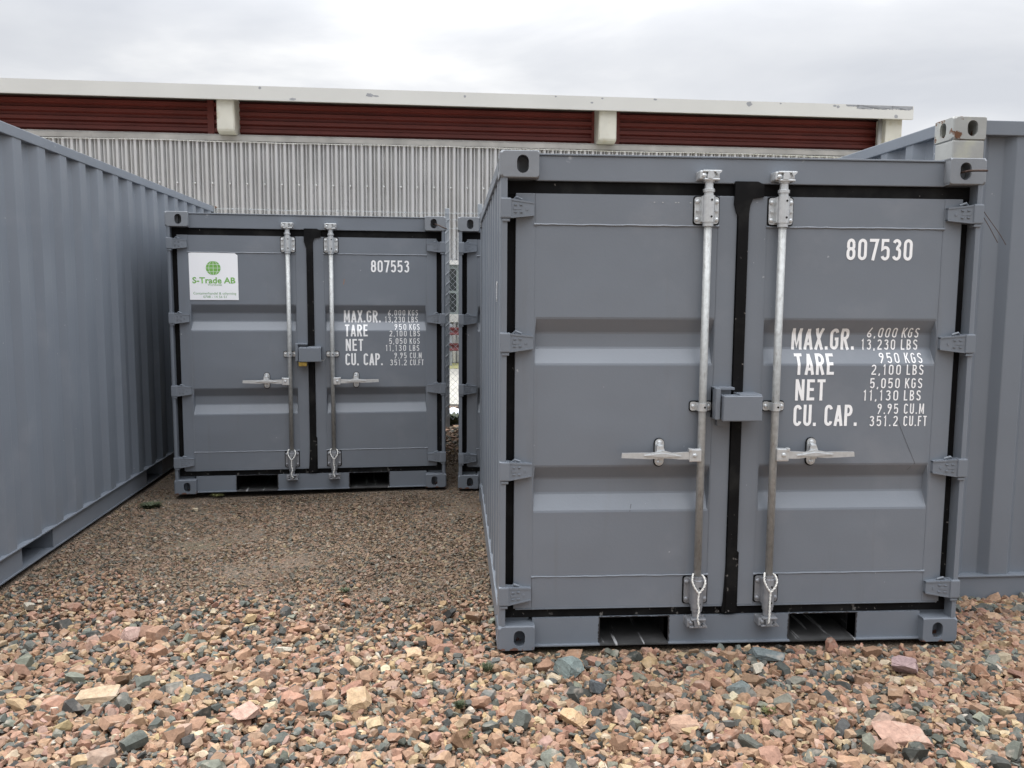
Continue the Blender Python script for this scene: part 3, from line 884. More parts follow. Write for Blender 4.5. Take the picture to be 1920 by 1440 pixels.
# left: side profile phase so that an outer flat ends at 5.10 m along its wall line (container starts at 3.68)
ph = (.105-((5.10-3.68-.15) % .313)) % .313
fp = corr_profile(2.438-.34, .28, .105, .045, .042, .085)
lc = build_long(fp, corr_profile(Lg-.30, .313, .105, .052, .036, ph), [(4.872-3.68, 5.285-3.68), (7.10-3.68, 7.52-3.68)], 0, m_worn2, m_frame)
y4 = .0986
c0 = Vector((-2.3657-3.68*sin(y4), 3.68*cos(y4), 0))-2.438*Vector((cos(y4), sin(y4), 0))
lc.location = c0; lc.rotation_euler = (0, 0, y4)
tag(lc, 'long grey container whose corrugated side runs back along the left', 'container', 'long grey containers')
rc = build_long(fp, corr_profile(Lg-.30, .278, .072, .068, .036, .03), [(1.6, 1.96), (4.1, 4.46)], 0, m_worn2, m_worn)
rc.location = (2.258, 4.462, -.03); rc.rotation_euler = (0, 0, .084)
tag(rc, 'long grey container at the right with rusty top corner and pale post', 'container', 'long grey containers')

# ------------------------------------------------------------------ small things hung on or resting against the containers
def W1(root, x, y, z):
    a = root.rotation_euler.z; l = root.location
    return Vector((l.x+x*cos(a)-y*sin(a), l.y+x*sin(a)+y*cos(a), l.z+z))
def world_tube(name, pts, r, mt, seg=8, twist=False):
    o0 = pts[len(pts)//2]
    bm = bmesh.new()
    def cr_(P, n=6):
        Q = []
        for i in range(len(P)-1):
            p0, p1, p2, p3 = P[max(i-1, 0)], P[i], P[i+1], P[min(i+2, len(P)-1)]
            for k in range(n):
                t = k/n
                Q.append(.5*((2*p1)+(p2-p0)*t+(2*p0-5*p1+4*p2-p3)*t*t+(3*p1-p0-3*p2+p3)*t**3))
        Q.append(P[-1]); return Q
    Q = cr_([p-o0 for p in pts])
    if twist:
        n = len(Q)
        for s_ in (0, pi):
            T = []
            for i, p in enumerate(Q):
                d = (Q[min(i+1, n-1)]-Q[max(i-1, 0)]).normalized()
                a = d.cross(Vector((0, 1, 0)));  a = a.normalized() if a.length > .1 else Vector((1, 0, 0)); b = d.cross(a)
                T.append(p+(cos(i*1.1+s_)*a+sin(i*1.1+s_)*b)*r*.55)
            tube(bm, T, r*.7, 6)
    else: tube(bm, Q, r, seg)
    return link(name, bm, mt, loc=o0, smooth=True)
def cord(root, cx, jit, labels):
    f = lambda x, y, z: W1(root, cx+x, y, z)
    P = [f(.006+jit, -.022, .118), f(-.004, -.024, .150), f(.003+jit*.5, -.022, .185), f(-.002, -.019, .225), f(.000, -.018, .262)]
    rootc = empty('cord_loop', f(0, -.02, .118))
    def strand(name, pts):
        o = world_tube(name, pts, .0042, m_rope, twist=True)
        o.parent = rootc; o.location = o.location-rootc.location
        return o
    strand('cord_tail', P+[f(.0, -.019, .268)])
    strand('cord_strand', [f(0, -.019, .266), f(-.018, -.018, .292), f(-.030, -.012, .322), f(-.026, -.002, .345), f(-.020, .012, .350)])
    strand('cord_strand', [f(0, -.019, .266), f(.020, -.018, .290), f(.031, -.012, .316), f(.028, .000, .338), f(.020, .012, .345)])
    tag(rootc, labels, 'cord', 'white cord loops on the locking bars')
cord(ROOT1, .930, -.002, 'left white cord of the two on the near container')
cord(ROOT1, 1.270, -.012, 'right white cord of the two on the near container')
cord(ROOT2, .930, .006, 'left white cord of the two on the stickered container')
cord(ROOT2, 1.270, .0, 'right white cord of the two on the stickered container')

# brass padlock in the lock box of the second container
pl = empty('padlock', W1(ROOT2, 1.035, 0, 1.045), ROOT2.rotation_euler.z)
bm = bmesh.new(); box(bm, -.034, .034, -.022, .004, -.008, .030, .008, 3)
link('lock_body', bm, m_brass, pl)
bm = bmesh.new(); tube(bm, [(-.022, -.010, .028), (-.022, -.010, .075), (-.012, -.010, .092), (.012, -.010, .092), (.022, -.010, .075), (.022, -.010, .028)], .005, 8)
link('shackle', bm, m_bright, pl, smooth=True)
tag(pl, 'brass padlock peeking out under the lock box of container 807553', 'padlock')
# grey lock tab below the first one
bm = bmesh.new(); box(bm, 1.004, 1.052, .028, YD+.0005, 1.042, 1.082, .002); link('lock_tab', bm, m_frame, [c for c in ROOT1.children if c.name.startswith('lock_box_shield')][0])

# rusty rod poking out of the top right casting
o = world_tube('rusty_rod', [W1(ROOT1, 2.085, .05, 2.195), W1(ROOT1, 2.10, -.02, 2.199), W1(ROOT1, 2.135, -.085, 2.192), W1(ROOT1, 2.139, -.09, 2.191)], .0048, m_rust, 8)
tag(o, 'rusty steel rod sticking out of the top right corner hole of container 807530', 'rod')
o = world_tube('rusty_rod', [W1(ROOT2, 2.10, .05, 2.20), W1(ROOT2, 2.13, -.02, 2.19), W1(ROOT2, 2.175, -.06, 2.165), W1(ROOT2, 2.20, -.05, 2.158)], .005, m_wire, 8)
tag(o, 'thin bent rod in the top right corner hole of container 807553', 'rod')
# dark stiff wires sticking out past the right post
wr = empty('wire_ends', W1(ROOT1, 2.19, .03, 2.08))
for dx, dz in ((0, 0), (-.006, -.02)):
    b = world_tube('wire', [W1(ROOT1, 2.185+dx, .06, 2.09+dz), W1(ROOT1, 2.235+dx, .03, 2.0+dz), W1(ROOT1, 2.275+dx, .00, 1.925+dz*2)] + ([W1(ROOT1, 2.302, -.01, 1.875)] if dx == 0 else []), .0016, m_wire, 5)
    b.parent = wr; b.location = b.location-wr.location
tag(wr, 'dark rusty wire ends hanging out beside the right post of container 807530', 'wire')

# ------------------------------------------------------------------ chain-link fence with barbed wire behind the containers
fy = .13
F0 = Vector((-.80, 10.42, 0)); fd = Vector((cos(fy), sin(fy), 0)); fn = Vector((-sin(fy), cos(fy), 0))
fence = empty('chain_link_fence', F0, fy)
tag(fence, 'chain link fence with barbed wire behind the containers', 'fence')
for px_ in (-5.6, -3.2, 0.0, .40, 2.8, 5.2):
    bm = bmesh.new(); hh = 2.66 if px_ != .40 else 2.72
    box(bm, px_-.028, px_+.028, -.022, .022, -.05, hh, .004)
    for i in range(20):
        if px_ in (0.0, .40): tube(bm, [(px_-.03, -.025, .1+i*.125), (px_+.03, -.030, .16+i*.125)], .006, 5)
    for q in (2.42, 2.52, 2.60): tube(bm, [(px_, -.024, q), (px_, -.03, q)], .009, 8)
    link('post', bm, m_fence, fence)
me = bpy.data.meshes.new('mesh_wire')
V, E_ = [], []
bm = bmesh.new()
dsz = .036
xx = -2.4
def wire_seg(bm, a, b, r=.0016):
    a = Vector(a); b = Vector(b); d = (b-a).normalized(); u = d.cross(Vector((0, 1, 0))).normalized()*r; v = Vector((0, 1, 0))*r
    A = [bm.verts.new(a+q) for q in (u, v, -u, -v)]; B = [bm.verts.new(b+q) for q in (u, v, -u, -v)]
    for i in range(4): bm.faces.new((A[i], A[(i+1) % 4], B[(i+1) % 4], B[i]))
n_ = int(4.2/(2*dsz))
for i in range(-int(2.3/(2*dsz))-1, n_):
    for s_ in (1, -1):
        # straight diagonals clipped to the panel
        xa = -1.6+i*2*dsz; xb = xa+2.25
        z0, z1 = .08, 2.33
        lo, hi = max(xa, -1.6), min(xb, 2.6)
        if hi <= lo: continue
        za = z0+(lo-xa); zc = z0+(hi-xa)
        if s_ < 0: za, zc = z0+z1-za, z0+z1-zc
        wire_seg(bm, (lo, -.026+.001*s_, za), (hi, -.026+.001*s_, zc))
link('wire_mesh', bm, m_fence, fence)
for q in (2.42, 2.52, 2.60):
    bm = bmesh.new()
    for i in range(-28, 28):
        wire_seg(bm, (i*.2, -.032, q+.004*sin(i*.9)), (i*.2+.2, -.032, q+.004*sin((i+1)*.9)), .0022)
        x = i*.2+.1
        wire_seg(bm, (x-.012, -.032, q-.012), (x+.012, -.032, q+.014), .0018); wire_seg(bm, (x+.012, -.038, q-.012), (x-.012, -.026, q+.014), .0018)
    link('barbed_wire', bm, m_fence, fence)

# ------------------------------------------------------------------ long industrial building
by = .105
bld = empty('industrial_building', (0, 20, 0), by)
tag(bld, 'long shed with pale ribbed walls, dark red band and white roof edge', 'building')
def D(x, z, d):                      # measured on the plane d=20; moved to distance d along the sight line
    k = d/20; return x*k, CAMH+(z-CAMH)*k
XL = -24
# wall sheet
xr, _ = D(9.15, 0, 20); zt_ = 4.975; zb_ = 2.41
prof = []
x = XL; pit = .190
while x < xr:
    prof += [(x, 0), (x+.050, 0), (x+.077, .095), (x+.102, .040), (x+.122, .040), (x+.150, .095)]; x += pit
for z0, z1, nm in ((zb_, zt_, 'wall'), (.02, .96, 'wall')):
    bm = bmesh.new(); sheet(bm, prof, lambda s, d, z: (s, d, z), z0, z1)
    if z1 > 3:
        x = XL+.022
        while x < xr: dome(bm, x+.112, .040, 4.05, .022, .012); x += 2*pit
    link(nm, bm, m_wall, bld)
bm = bmesh.new(); box(bm, XL, xr, .115, .30, .0, 5.0); link('wall_core', bm, m_flash, bld)
# flashing on top of the wall, with a thin cable under it
bm = bmesh.new()
prism(bm, [(-.02, 4.985), (-.02, 5.085), (.02, 5.13), (.32, 5.17), (.32, 4.985)], 'x', XL, xr)
x = XL
while x < xr: box(bm, x, x+.01, -.024, -.018, 4.99, 5.09); x += 2.45
link('flashing', bm, m_flash, bld)
bm = bmesh.new()
pts = []; x = XL; rr = random.Random(8)
while x < xr: pts.append((x, -.03, 4.955+.012*rr.random()-.008*sin(x))); x += .5
tube(bm, pts, .012, 5); link('cable', bm, m_wall, bld)
# red band with horizontal ribs
bx0 = [(-6.66, -6.28), (1.96, 2.38), (-15.25, -14.87)]
bm = bmesh.new()
pz = [5.12]; pr = [(5.12, 0)]
z = 5.14
while z < 6.0: pr += [(z, 0), (z+.05, 0), (z+.08, -.075), (z+.155, -.075)]; z += .185
A = [bm.verts.new((XL, .33+d, z)) for z, d in pr]; B = [bm.verts.new((9.10, .33+d, z)) for z, d in pr]
for i in range(len(A)-1): bm.faces.new((A[i], B[i], B[i+1], A[i+1]))
link('red_cladding', bm, m_red, bld)
for a, b in bx0:
    for p in ((a-.12, a+.02), (b-.02, b+.12)):
        xa, _ = D(p[0], 0, 20.3); xb, _ = D(p[1], 0, 20.3)
        bm = bmesh.new(); box(bm, xa, xb, .24, .33, 5.14, 5.95); link('cover_strip', bm, m_red, bld)
    xa, _ = D(a, 0, 19.7); xb, _ = D(b, 0, 19.7)
    bm = bmesh.new()
    pts = [(-.30, 5.98), (-.30, 5.19), (-.285, 5.15), (-.25, 5.125), (-.10, 5.11), (.36, 5.11), (.36, 5.98)]
    prism(bm, pts, 'x', xa, xb)
    bmesh.ops.bevel(bm, geom=[e for e in bm.edges if abs(e.verts[0].co.x-e.verts[1].co.x) < 1e-6], offset=.025, segments=3, affect='EDGES')
    link('roof_beam', bm, m_beam, bld)
# end column, downpipe and side column
xa, _ = D(8.98, 0, 19.75); xb, _ = D(9.40, 0, 19.75)
bm = bmesh.new(); box(bm, xa, xb, -.25, .2, 0, 5.86, .03); link('column', bm, m_beam, bld)
xp, _ = D(8.88, 0, 19.9)
bm = bmesh.new(); tube(bm, [(xp, -.05, 0.02), (xp, -.05, 5.85)], .055, 12); link('downpipe', bm, m_fascia, bld, smooth=True)
bm = bmesh.new(); box(bm, xb-.02, xb+.18, .22, .5, 0, 5.86, .02); link('column', bm, m_fascia, bld)
# end wall
bm = bmesh.new(); box(bm, xr-.05, xr+.05, .3, 18, 0, 5.86); link('end_wall', bm, m_wall, bld)
# roof slab with fascia
xf, zf = D(9.65, 6.19, 19.6); _, zf0 = D(0, 5.885, 19.6)
bm = bmesh.new()
prism(bm, [(-.40, zf0), (-.40, zf), (-.33, zf+.004), (-.33, zf0)], 'x', XL, xf)
fas = link('fascia', bm, m_fascia, bld)
bm = bmesh.new(); box(bm, XL, xf, -.329, 18, zf0+.14, zf-.004); link('roof', bm, m_roof, bld)
bm = bmesh.new(); box(bm, XL, xf-.02, -.3285, 17.9, zf0+.10, zf0+.139); link('soffit', bm, m_soffit, bld)
# flaked patches of paint along the fascia: irregular outlines
bm = bmesh.new(); rr = random.Random(21)
def flake(x0, x1, z0, z1, topflat=False, n=26):
    P = []
    for i in range(n):
        a = 2*pi*i/n; k = .72+.35*rr.random()
        P.append(((x0+x1)/2+(x1-x0)/2*cos(a)*k, (z0+z1)/2+(z1-z0)/2*sin(a)*k))
    if topflat: P = [(x0, z1)]+[(x0+(x1-x0)*i/30, z0+(z1-z0)*.45*rr.random()*(1 if i % 3 else .2)) for i in range(31)]+[(x1, z1)]
    vs = [bm.verts.new((x, -.4012, min(max(z, zf0+.004), zf-.002))) for x, z in P]
    bmesh.ops.triangulate(bm, faces=[bm.faces.new(vs)])
def FX(px): a = (px-960)/1588.3; return a*19.02/(1-.1048*a)/cos(by)
flake(FX(1600), FX(1668), zf-.105, zf-.006, True); flake(FX(1666), FX(1705), zf-.10, zf-.006, True); flake(FX(1580), FX(1604), zf-.05, zf-.006, True)
flake(FX(1671), FX(1678), zf0+.01, zf0+.10); flake(FX(1392), FX(1404), zf-.12, zf-.004); flake(FX(1562), FX(1568), zf-.10, zf-.03)
flake(FX(1555), FX(1562), zf-.07, zf-.02)
flake(FX(678), FX(694), zf-.17, zf-.08); flake(FX(692), FX(704), zf-.16, zf-.12); flake(FX(534), FX(548), zf0+.01, zf0+.07)
flake(FX(477), FX(483), zf-.07, zf-.01); flake(FX(862), FX(867), zf-.12, zf-.06); flake(FX(1218), FX(1225), zf-.05, zf-.003); flake(FX(1100), FX(1106), zf-.16, zf-.12)
flake(FX(1033), FX(1037), zf-.05, zf-.01); flake(FX(1455), FX(1459), zf-.05, zf-.01); flake(FX(1120), FX(1125), zf-.06, zf-.02)
link_flat('paint_flakes', bm, m_fascia_chip, fas)
# window band and lower wall
bm = bmesh.new(); box(bm, -9, 6.5, -.06, .06, 2.30, 2.40); box(bm, -9, 6.5, -.03, .06, .965, 1.15); 
for i in range(8): box(bm, -9, 6.5, -.036, -.028, .975+i*.024, .987+i*.024)
link('window_ledge', bm, m_fascia, bld)
for i, x in enumerate(np.arange(-9, 6.4, 1.55)):
    bm = bmesh.new(); box(bm, x, x+1.55, -.01, .06, 2.20, 2.30); box(bm, x, x+1.55, -.01, .06, 1.151, 1.20); box(bm, x, x+.07, -.01, .06, 1.20, 2.20); box(bm, x+1.48, x+1.55, -.01, .06, 1.20, 2.20); box(bm, x, x+1.55, -.012, .06, 1.64, 1.70)
    wf = link('window', bm, m_wframe, bld)
    bm = bmesh.new(); box(bm, x+.07, x+1.48, .03, .05, 1.20, 1.64); box(bm, x+.07, x+1.48, .03, .05, 1.70, 2.2); link('pane', bm, m_glass, wf)
# red guard rail standing before the wall
gr_ = empty('guard_rail', (-1.4, 19.2, 0), by)
for x in (-4, -2, 0, 2, 4):
    bm = bmesh.new(); box(bm, x-.04, x+.04, .03, .09, 0, .95, .004); link('post', bm, m_fence, gr_)
for z in (.78, .42):
    bm = bmesh.new(); prism(bm, [(0, z-.08), (0, z-.05), (.03, z-.02), (.03, z+.02), (0, z+.05), (0, z+.09), (.035, z+.09), (.035, z-.08)], 'x', -4.2, 4.2); link('rail', bm, m_redrail, gr_)
tag(gr_, 'red two bar guard rail along the foot of the shed wall', 'guard rail')

# ------------------------------------------------------------------ ground
def ground_mat():
    M = mat('brown_grit_soil', (.085, .063, .043), .95, var=.25, vscale=2.5, bump=.9, bscale=90)
    overlay(M, (.26, .19, .14), .52, .62, 110, 4)
    overlay(M, (.07, .07, .068), .60, .66, 70, 4)
    overlay(M, (.085, .078, .045), .55, .75, 1.3, 5)
    M.node_tree.nodes['Bump'].inputs['Distance'].default_value = .01
    return M
m_soil = ground_mat()
bm = bmesh.new()
xs = [-600, -60, -20]+[-8+i*.25 for i in range(65)]+[20, 60, 600]
ys = [-300, -20]+[0+i*.25 for i in range(45)]+[14, 20, 60, 900]
def gh(x, y):
    if abs(x) > 7 or y < .5 or y > 11: return -.045
    return -.030+.010*sin(x*1.7+y*.8)*cos(y*1.3-x*.4)
G = [[bm.verts.new((x, y, gh(x, y))) for x in xs] for y in ys]
for i in range(len(ys)-1):
    for j in range(len(xs)-1): bm.faces.new((G[i][j], G[i][j+1], G[i+1][j+1], G[i+1][j]))
g = link('ground', bm, m_soil, smooth=True); tag(g, kind='structure')
bm = bmesh.new(); box(bm, -60, 60, 12.6, 18.6, -.044, -.012); g = link('road', bm, m_conc); tag(g, kind='structure')
m_grass = mat('dry_verge', (.30, .29, .13), .95, var=.3, vscale=6, bump=.8, bscale=20)
bm = bmesh.new(); box(bm, -60, 60, 18.601, 20.0, -.044, .0); g = link('verge', bm, m_grass); tag(g, kind='structure')

# stones ---------------------------------------------------------------
def stone_proto(seed, n=13, flat=.62):
    r = np.random.default_rng(seed)
    bm = bmesh.new()
    bmesh.ops.create_cube(bm, size=2)
    sk = r.normal(0, .22, 4)
    for v in bm.verts:
        x, y, z = v.co
        v.co = Vector((x+sk[0]*y+sk[1]*z, y+sk[2]*z, z*(1+sk[3]*x*.6)))
    for i in range(n-4):                        # break corners off with random cleavage planes
        d = Vector(r.normal(size=3)); d.normalize()
        far = max(v.co.dot(d) for v in bm.verts)
        k = far*r.uniform(.52, .84)
        res = bmesh.ops.bisect_plane(bm, geom=bm.verts[:]+bm.edges[:]+bm.faces[:], plane_co=d*k, plane_no=d, clear_outer=True)
        ed = [g for g in res['geom_cut'] if isinstance(g, bmesh.types.BMEdge)]
        if ed:
            try: bmesh.ops.contextual_create(bm, geom=ed)
            except Exception: pass
    if flat < .9: bmesh.ops.dissolve_degenerate(bm, dist=.02, edges=bm.edges)
    m_ = [max(abs(v.co[i]) for v in bm.verts) for i in range(3)]
    for v in bm.verts: v.co = Vector((v.co.x/m_[0], v.co.y/m_[1]*.78, v.co.z/m_[2]*flat))
    bmesh.ops.recalc_face_normals(bm, faces=bm.faces)
    bmesh.ops.triangulate(bm, faces=bm.faces)
    bm.verts.ensure_lookup_table(); bm.verts.index_update()
    V = np.array([v.co[:] for v in bm.verts]); F = np.array([[v.index for v in f.verts] for f in bm.faces])
    bm.free()
    return V, F
PROT = [stone_proto(100+i, 11+i % 6, .45+.3*((i*7) % 10)/10) for i in range(36)]
PROT_S = [stone_proto(300+i, 7, .5) for i in range(24)]
PAL = np.array([
    (.33, .205, .145), (.35, .230, .160), (.30, .185, .128), (.38, .265, .185), (.29, .195, .135), (.34, .215, .165), (.27, .155, .118),
    (.39, .290, .175), (.43, .34, .23), (.48, .42, .32), (.35, .25, .21), (.24, .155, .108),
    (.105, .115, .108), (.080, .088, .086), (.135, .150, .142), (.062, .066, .066), (.17, .18, .165), (.20, .21, .18), (.50, .47, .42)])
PW = np.array([12, 12, 10, 9, 8, 8, 5, 7, 5, 2, 6, 5, 8, 7, 6, 5, 4, 3, .8], float); PW /= PW.sum()
def rotm(ax, ay, az):
    ca, sa, cb, sb, cc, sc_ = np.cos(ax), np.sin(ax), np.cos(ay), np.sin(ay), np.cos(az), np.sin(az)
    Rx = np.zeros((len(ax), 3, 3)); Ry = Rx.copy(); Rz = Rx.copy()
    Rx[:, 0, 0] = 1; Rx[:, 1, 1] = ca; Rx[:, 1, 2] = -sa; Rx[:, 2, 1] = sa; Rx[:, 2, 2] = ca
    Ry[:, 1, 1] = 1; Ry[:, 0, 0] = cb; Ry[:, 0, 2] = sb; Ry[:, 2, 0] = -sb; Ry[:, 2, 2] = cb
    Rz[:, 2, 2] = 1; Rz[:, 0, 0] = cc; Rz[:, 0, 1] = -sc_; Rz[:, 1, 0] = sc_; Rz[:, 1, 1] = cc
    return Rz @ Ry @ Rx
def stone_material():
    M = bpy.data.materials.new('crushed_stone'); M.use_nodes = True
    t = M.node_tree; n = t.nodes.new; l = t.links.new; b = t.nodes['Principled BSDF']; b.inputs['Roughness'].default_value = .82
    b.inputs['Specular IOR Level'].default_value = .35
    a = n('ShaderNodeAttribute'); a.attribute_name = 'stone_colour'
    c = n('ShaderNodeTexCoord')
    z = n('ShaderNodeTexNoise'); z.inputs['Scale'].default_value = 55; z.inputs['Detail'].default_value = 6; z.inputs['Roughness'].default_value = .65
    l(c.outputs['Object'], z.inputs[0])
    mr = n('ShaderNodeMapRange'); l(z.outputs[0], mr.inputs[0]); mr.inputs[1].default_value = .3; mr.inputs[2].default_value = .7; mr.inputs[3].default_value = .72; mr.inputs[4].default_value = 1.28
    mm = n('ShaderNodeVectorMath'); mm.operation = 'SCALE'; l(a.outputs['Color'], mm.inputs[0]); l(mr.outputs[0], mm.inputs['Scale'])
    # veins and paler broken faces
    z2 = n('ShaderNodeTexNoise'); z2.inputs['Scale'].default_value = 22; z2.inputs['Detail'].default_value = 3; l(c.outputs['Object'], z2.inputs[0])
    r2 = n('ShaderNodeMapRange'); l(z2.outputs[0], r2.inputs[0]); r2.inputs[1].default_value = .58; r2.inputs[2].default_value = .72; r2.inputs[4].default_value = .45
    mx_ = n('ShaderNodeMix'); mx_.data_type = 'RGBA'; l(r2.outputs[0], mx_.inputs[0]); l(mm.outputs[0], mx_.inputs[6]); mx_.inputs[7].default_value = (.40, .33, .27, 1)
    l(mx_.outputs[2], b.inputs['Base Color'])
    z3 = n('ShaderNodeTexNoise'); z3.inputs['Scale'].default_value = 160; z3.inputs['Detail'].default_value = 5; l(c.outputs['Object'], z3.inputs[0])
    bp = n('ShaderNodeBump'); bp.inputs['Strength'].default_value = .55; bp.inputs['Distance'].default_value = .003
    l(z3.outputs[0], bp.inputs['Height']); l(bp.outputs[0], b.inputs['Normal'])
    return M
m_stone = stone_material()
def build_stones(name, xy, size, z, protos, tilt, colsel=None, dim=None, label=None):
    n = len(xy); idx = RNG.integers(0, len(protos), n)
    ax = RNG.normal(0, tilt, n); ay = RNG.normal(0, tilt, n); az = RNG.uniform(0, 2*pi, n)
    Rm = rotm(ax, ay, az)
    sc = np.stack([size*RNG.uniform(.85, 1.25, n), size*RNG.uniform(.75, 1.1, n), size*RNG.uniform(.75, 1.2, n)], 1)
    ci = RNG.choice(len(PAL), n, p=PW)
    col = PAL[ci]*np.array([.82, .78, .72])*RNG.uniform(.84, 1.16, (n, 1))*RNG.uniform(.96, 1.04, (n, 3))
    if dim is not None: col = col*dim[0][:, None]+np.array(dim[1])*(1-dim[0][:, None])
    VV, FF, CC = [], [], []; off = 0
    for k, (V, F) in enumerate(protos):
        s = np.where(idx == k)[0]
        if not len(s): continue
        P = np.einsum('nij,nvj->nvi', Rm[s], V[None]*sc[s][:, None, :])
        P += np.stack([xy[s, 0], xy[s, 1], z[s]], 1)[:, None, :]
        nv = len(V)
        FF.append((F[None]+(off+np.arange(len(s))*nv)[:, None, None]).reshape(-1, 3)); VV.append(P.reshape(-1, 3))
        CC.append(np.repeat(col[s], nv, 0)); off += len(s)*nv
    V = np.concatenate(VV); F = np.concatenate(FF); C = np.concatenate(CC)
    me = bpy.data.meshes.new(name)
    me.vertices.add(len(V)); me.vertices.foreach_set('co', V.astype(np.float32).ravel())
    me.loops.add(len(F)*3); me.loops.foreach_set('vertex_index', F.astype(np.int32).ravel())
    me.polygons.add(len(F)); me.polygons.foreach_set('loop_start', np.arange(0, len(F)*3, 3, dtype=np.int32))
    me.update(calc_edges=True); me.shade_flat()
    at = me.attributes.new('stone_colour', 'FLOAT_COLOR', 'POINT')
    at.data.foreach_set('color', np.concatenate([C, np.ones((len(C), 1))], 1).astype(np.float32).ravel())
    me.materials.append(m_stone)
    o = bpy.data.objects.new(name, me); COL.objects.link(o)
    return o
def fnoise(x, y):
    return .5*np.sin(2.1*x+1.3*y+.5)+.3*np.sin(4.7*x-3.1*y+2)+.3*np.sin(-3.3*x+6.3*y+1)+.2*np.sin(9.1*x+7.7*y)
def coarse_amount(x, y):
    """1 = coarse crushed rock in the foreground and round the near container, 0 = trodden grit between the containers"""
    left = np.clip((4.75+.25*fnoise(x, y)-y)/1.0, 0, 1)
    right = np.clip((x-1.9)/.3, 0, 1)
    return np.maximum(left, right)
def inside(x, y, root, W, Lg, m0=-.02):
    a = root.rotation_euler.z; dx = x-root.location.x; dy = y-root.location.y
    u = dx*cos(a)+dy*sin(a); v = -dx*sin(a)+dy*cos(a)
    return (u > -m0) & (u < W+m0) & (v > .0-m0) & (v < Lg+m0)
def keep(x, y, mrg):
    k = np.ones(len(x), bool)
    for r_, W, L0 in ((ROOT1, 2.2, 2.99), (ROOT2, 2.2, 2.99), (ROOT3, 2.2, 2.99), (lc, 2.438, 6.058), (rc, 2.438, 6.058)):
        k &= ~inside(x, y, r_, W, L0, mrg)
    return k
def scatter(n, x0, x1, y0, y1):
    return RNG.uniform(x0, x1, n), RNG.uniform(y0, y1, n)
# big and middling stones
def layer(n, box_, smin, smax, pw, zoff, protos, tilt, need=None, name='gravel', dirt=None, mrg=.0, fine=False):
    x, y = scatter(n, *box_)
    ca = coarse_amount(x, y)
    k = keep(x, y, mrg)
    if need is not None: k &= need(ca, x, y)
    x, y, ca = x[k], y[k], ca[k]
    s = smin*(smax/smin)**(RNG.random(len(x))**pw)
    z = gh_arr(x, y)+zoff*s+RNG.uniform(-.004, .004, len(x))
    lim = .6+.4*np.clip(ca, 0, 1)
    dm = None
    if dirt is not None: dm = (np.clip(ca*.6+dirt, 0, 1), (.085, .068, .047))
    return x, y, s*lim if not fine else s, z, dm
def gh_arr(x, y): return -.030+.010*np.sin(x*1.7+y*.8)*np.cos(y*1.3-x*.4)+.008*fnoise(x*1.3, y*1.3)
def fru(x, y): return np.abs(x) < .615*y+1.5
BOX = (-4.6, 4.9, 1.8, 5.0)
def lay(name, n, box_, smin, smax, pw, zoff, dz, protos, tilt, need, dirt=None, mrg=.0, fine=False):
    x, y, s, z, d = layer(n, box_, smin, smax, pw, zoff, protos, tilt, lambda c, x, y: fru(x, y) & need(c, x, y), mrg=mrg, dirt=dirt, fine=fine)
    o = build_stones(name, np.stack([x, y], 1), s, z+dz, protos, tilt, dim=d); tag(o, kind='stuff')
cov = lambda c, x, y: RNG.random(len(x)) < c
lay('gravel', 98000, BOX, .007, .017, 1.0, .2, .000, PROT, .5, cov)
lay('gravel', 53000, BOX, .011, .027, 1.3, .35, .010, PROT, .38, cov, mrg=.0)
lay('gravel', 4000, BOX, .023, .052, 2.3, .30, .014, PROT, .28, lambda c, x, y: RNG.random(len(x)) < c**2, mrg=.015)
lay('gravel', 12000, (1.9, 5.2, 3.6, 4.6), .012, .032, 1.4, .4, .008, PROT, .35, lambda c, x, y: x > 0)
# transition chips and trodden grit
lay('grit', 95000, (-3.9, .35, 3.3, 6.6), .005, .0165, 1.8, .30, -.001, PROT_S, .35, lambda c, x, y: RNG.random(len(x)) < np.clip(1.2-c, .15, 1)*np.clip(1.35-(y-4.4)/2.6, .35, 1), dirt=.42, fine=True)
lay('grit', 70000, (-3.6, .3, 5.2, 10.2), .0045, .013, 1.7, .2, .0, PROT_S, .25, lambda c, x, y: x < 9, dirt=.32, fine=True)
lay('grit', 5000, (-1.6, .3, 8.6, 12.4), .012, .04, 1.6, .3, 0, PROT_S, .3, lambda c, x, y: x < 9, dirt=.6, fine=True)

# notable single stones
def rock(x, y, sx_, sy_, sz_, rz, col, label, seed, tilt=(0, 0), z=.0, sub=1):
    V, F = stone_proto(seed, 12, .8)
    bm = bmesh.new(); vs = [bm.verts.new(v) for v in V]
    for f in F: bm.faces.new([vs[i] for i in f])
    # merge near-coplanar faces into flat cleavage planes, then break the edges a little
    bmesh.ops.dissolve_limit(bm, angle_limit=R(14), verts=bm.verts, edges=bm.edges)
    bmesh.ops.bevel(bm, geom=list(bm.edges), offset=.05, segments=1, affect='EDGES', clamp_overlap=True)
    bmesh.ops.triangulate(bm, faces=bm.faces)
    bmesh.ops.subdivide_edges(bm, edges=[e for e in bm.edges if e.calc_length() > .25], cuts=2, use_grid_fill=True)
    bmesh.ops.triangulate(bm, faces=bm.faces)
    rr = random.Random(seed)
    for v in bm.verts: v.co *= 1+rr.uniform(-.045, .03)
    for v in bm.verts: v.co = Vector((v.co.x*sx_, v.co.y*sy_/.78, v.co.z*sz_/.8))
    me = bpy.data.meshes.new('rock'); bm.to_mesh(me); bm.free()
    at = me.attributes.new('stone_colour', 'FLOAT_COLOR', 'POINT')
    for i in range(len(me.vertices)): at.data[i].color = tuple(col)+(1,)
    me.materials.append(m_stone)
    o = bpy.data.objects.new('rock', me); COL.objects.link(o)
    o.location = (x, y, z); o.rotation_euler = (tilt[0], tilt[1], rz)
    tag(o, label, 'rock')
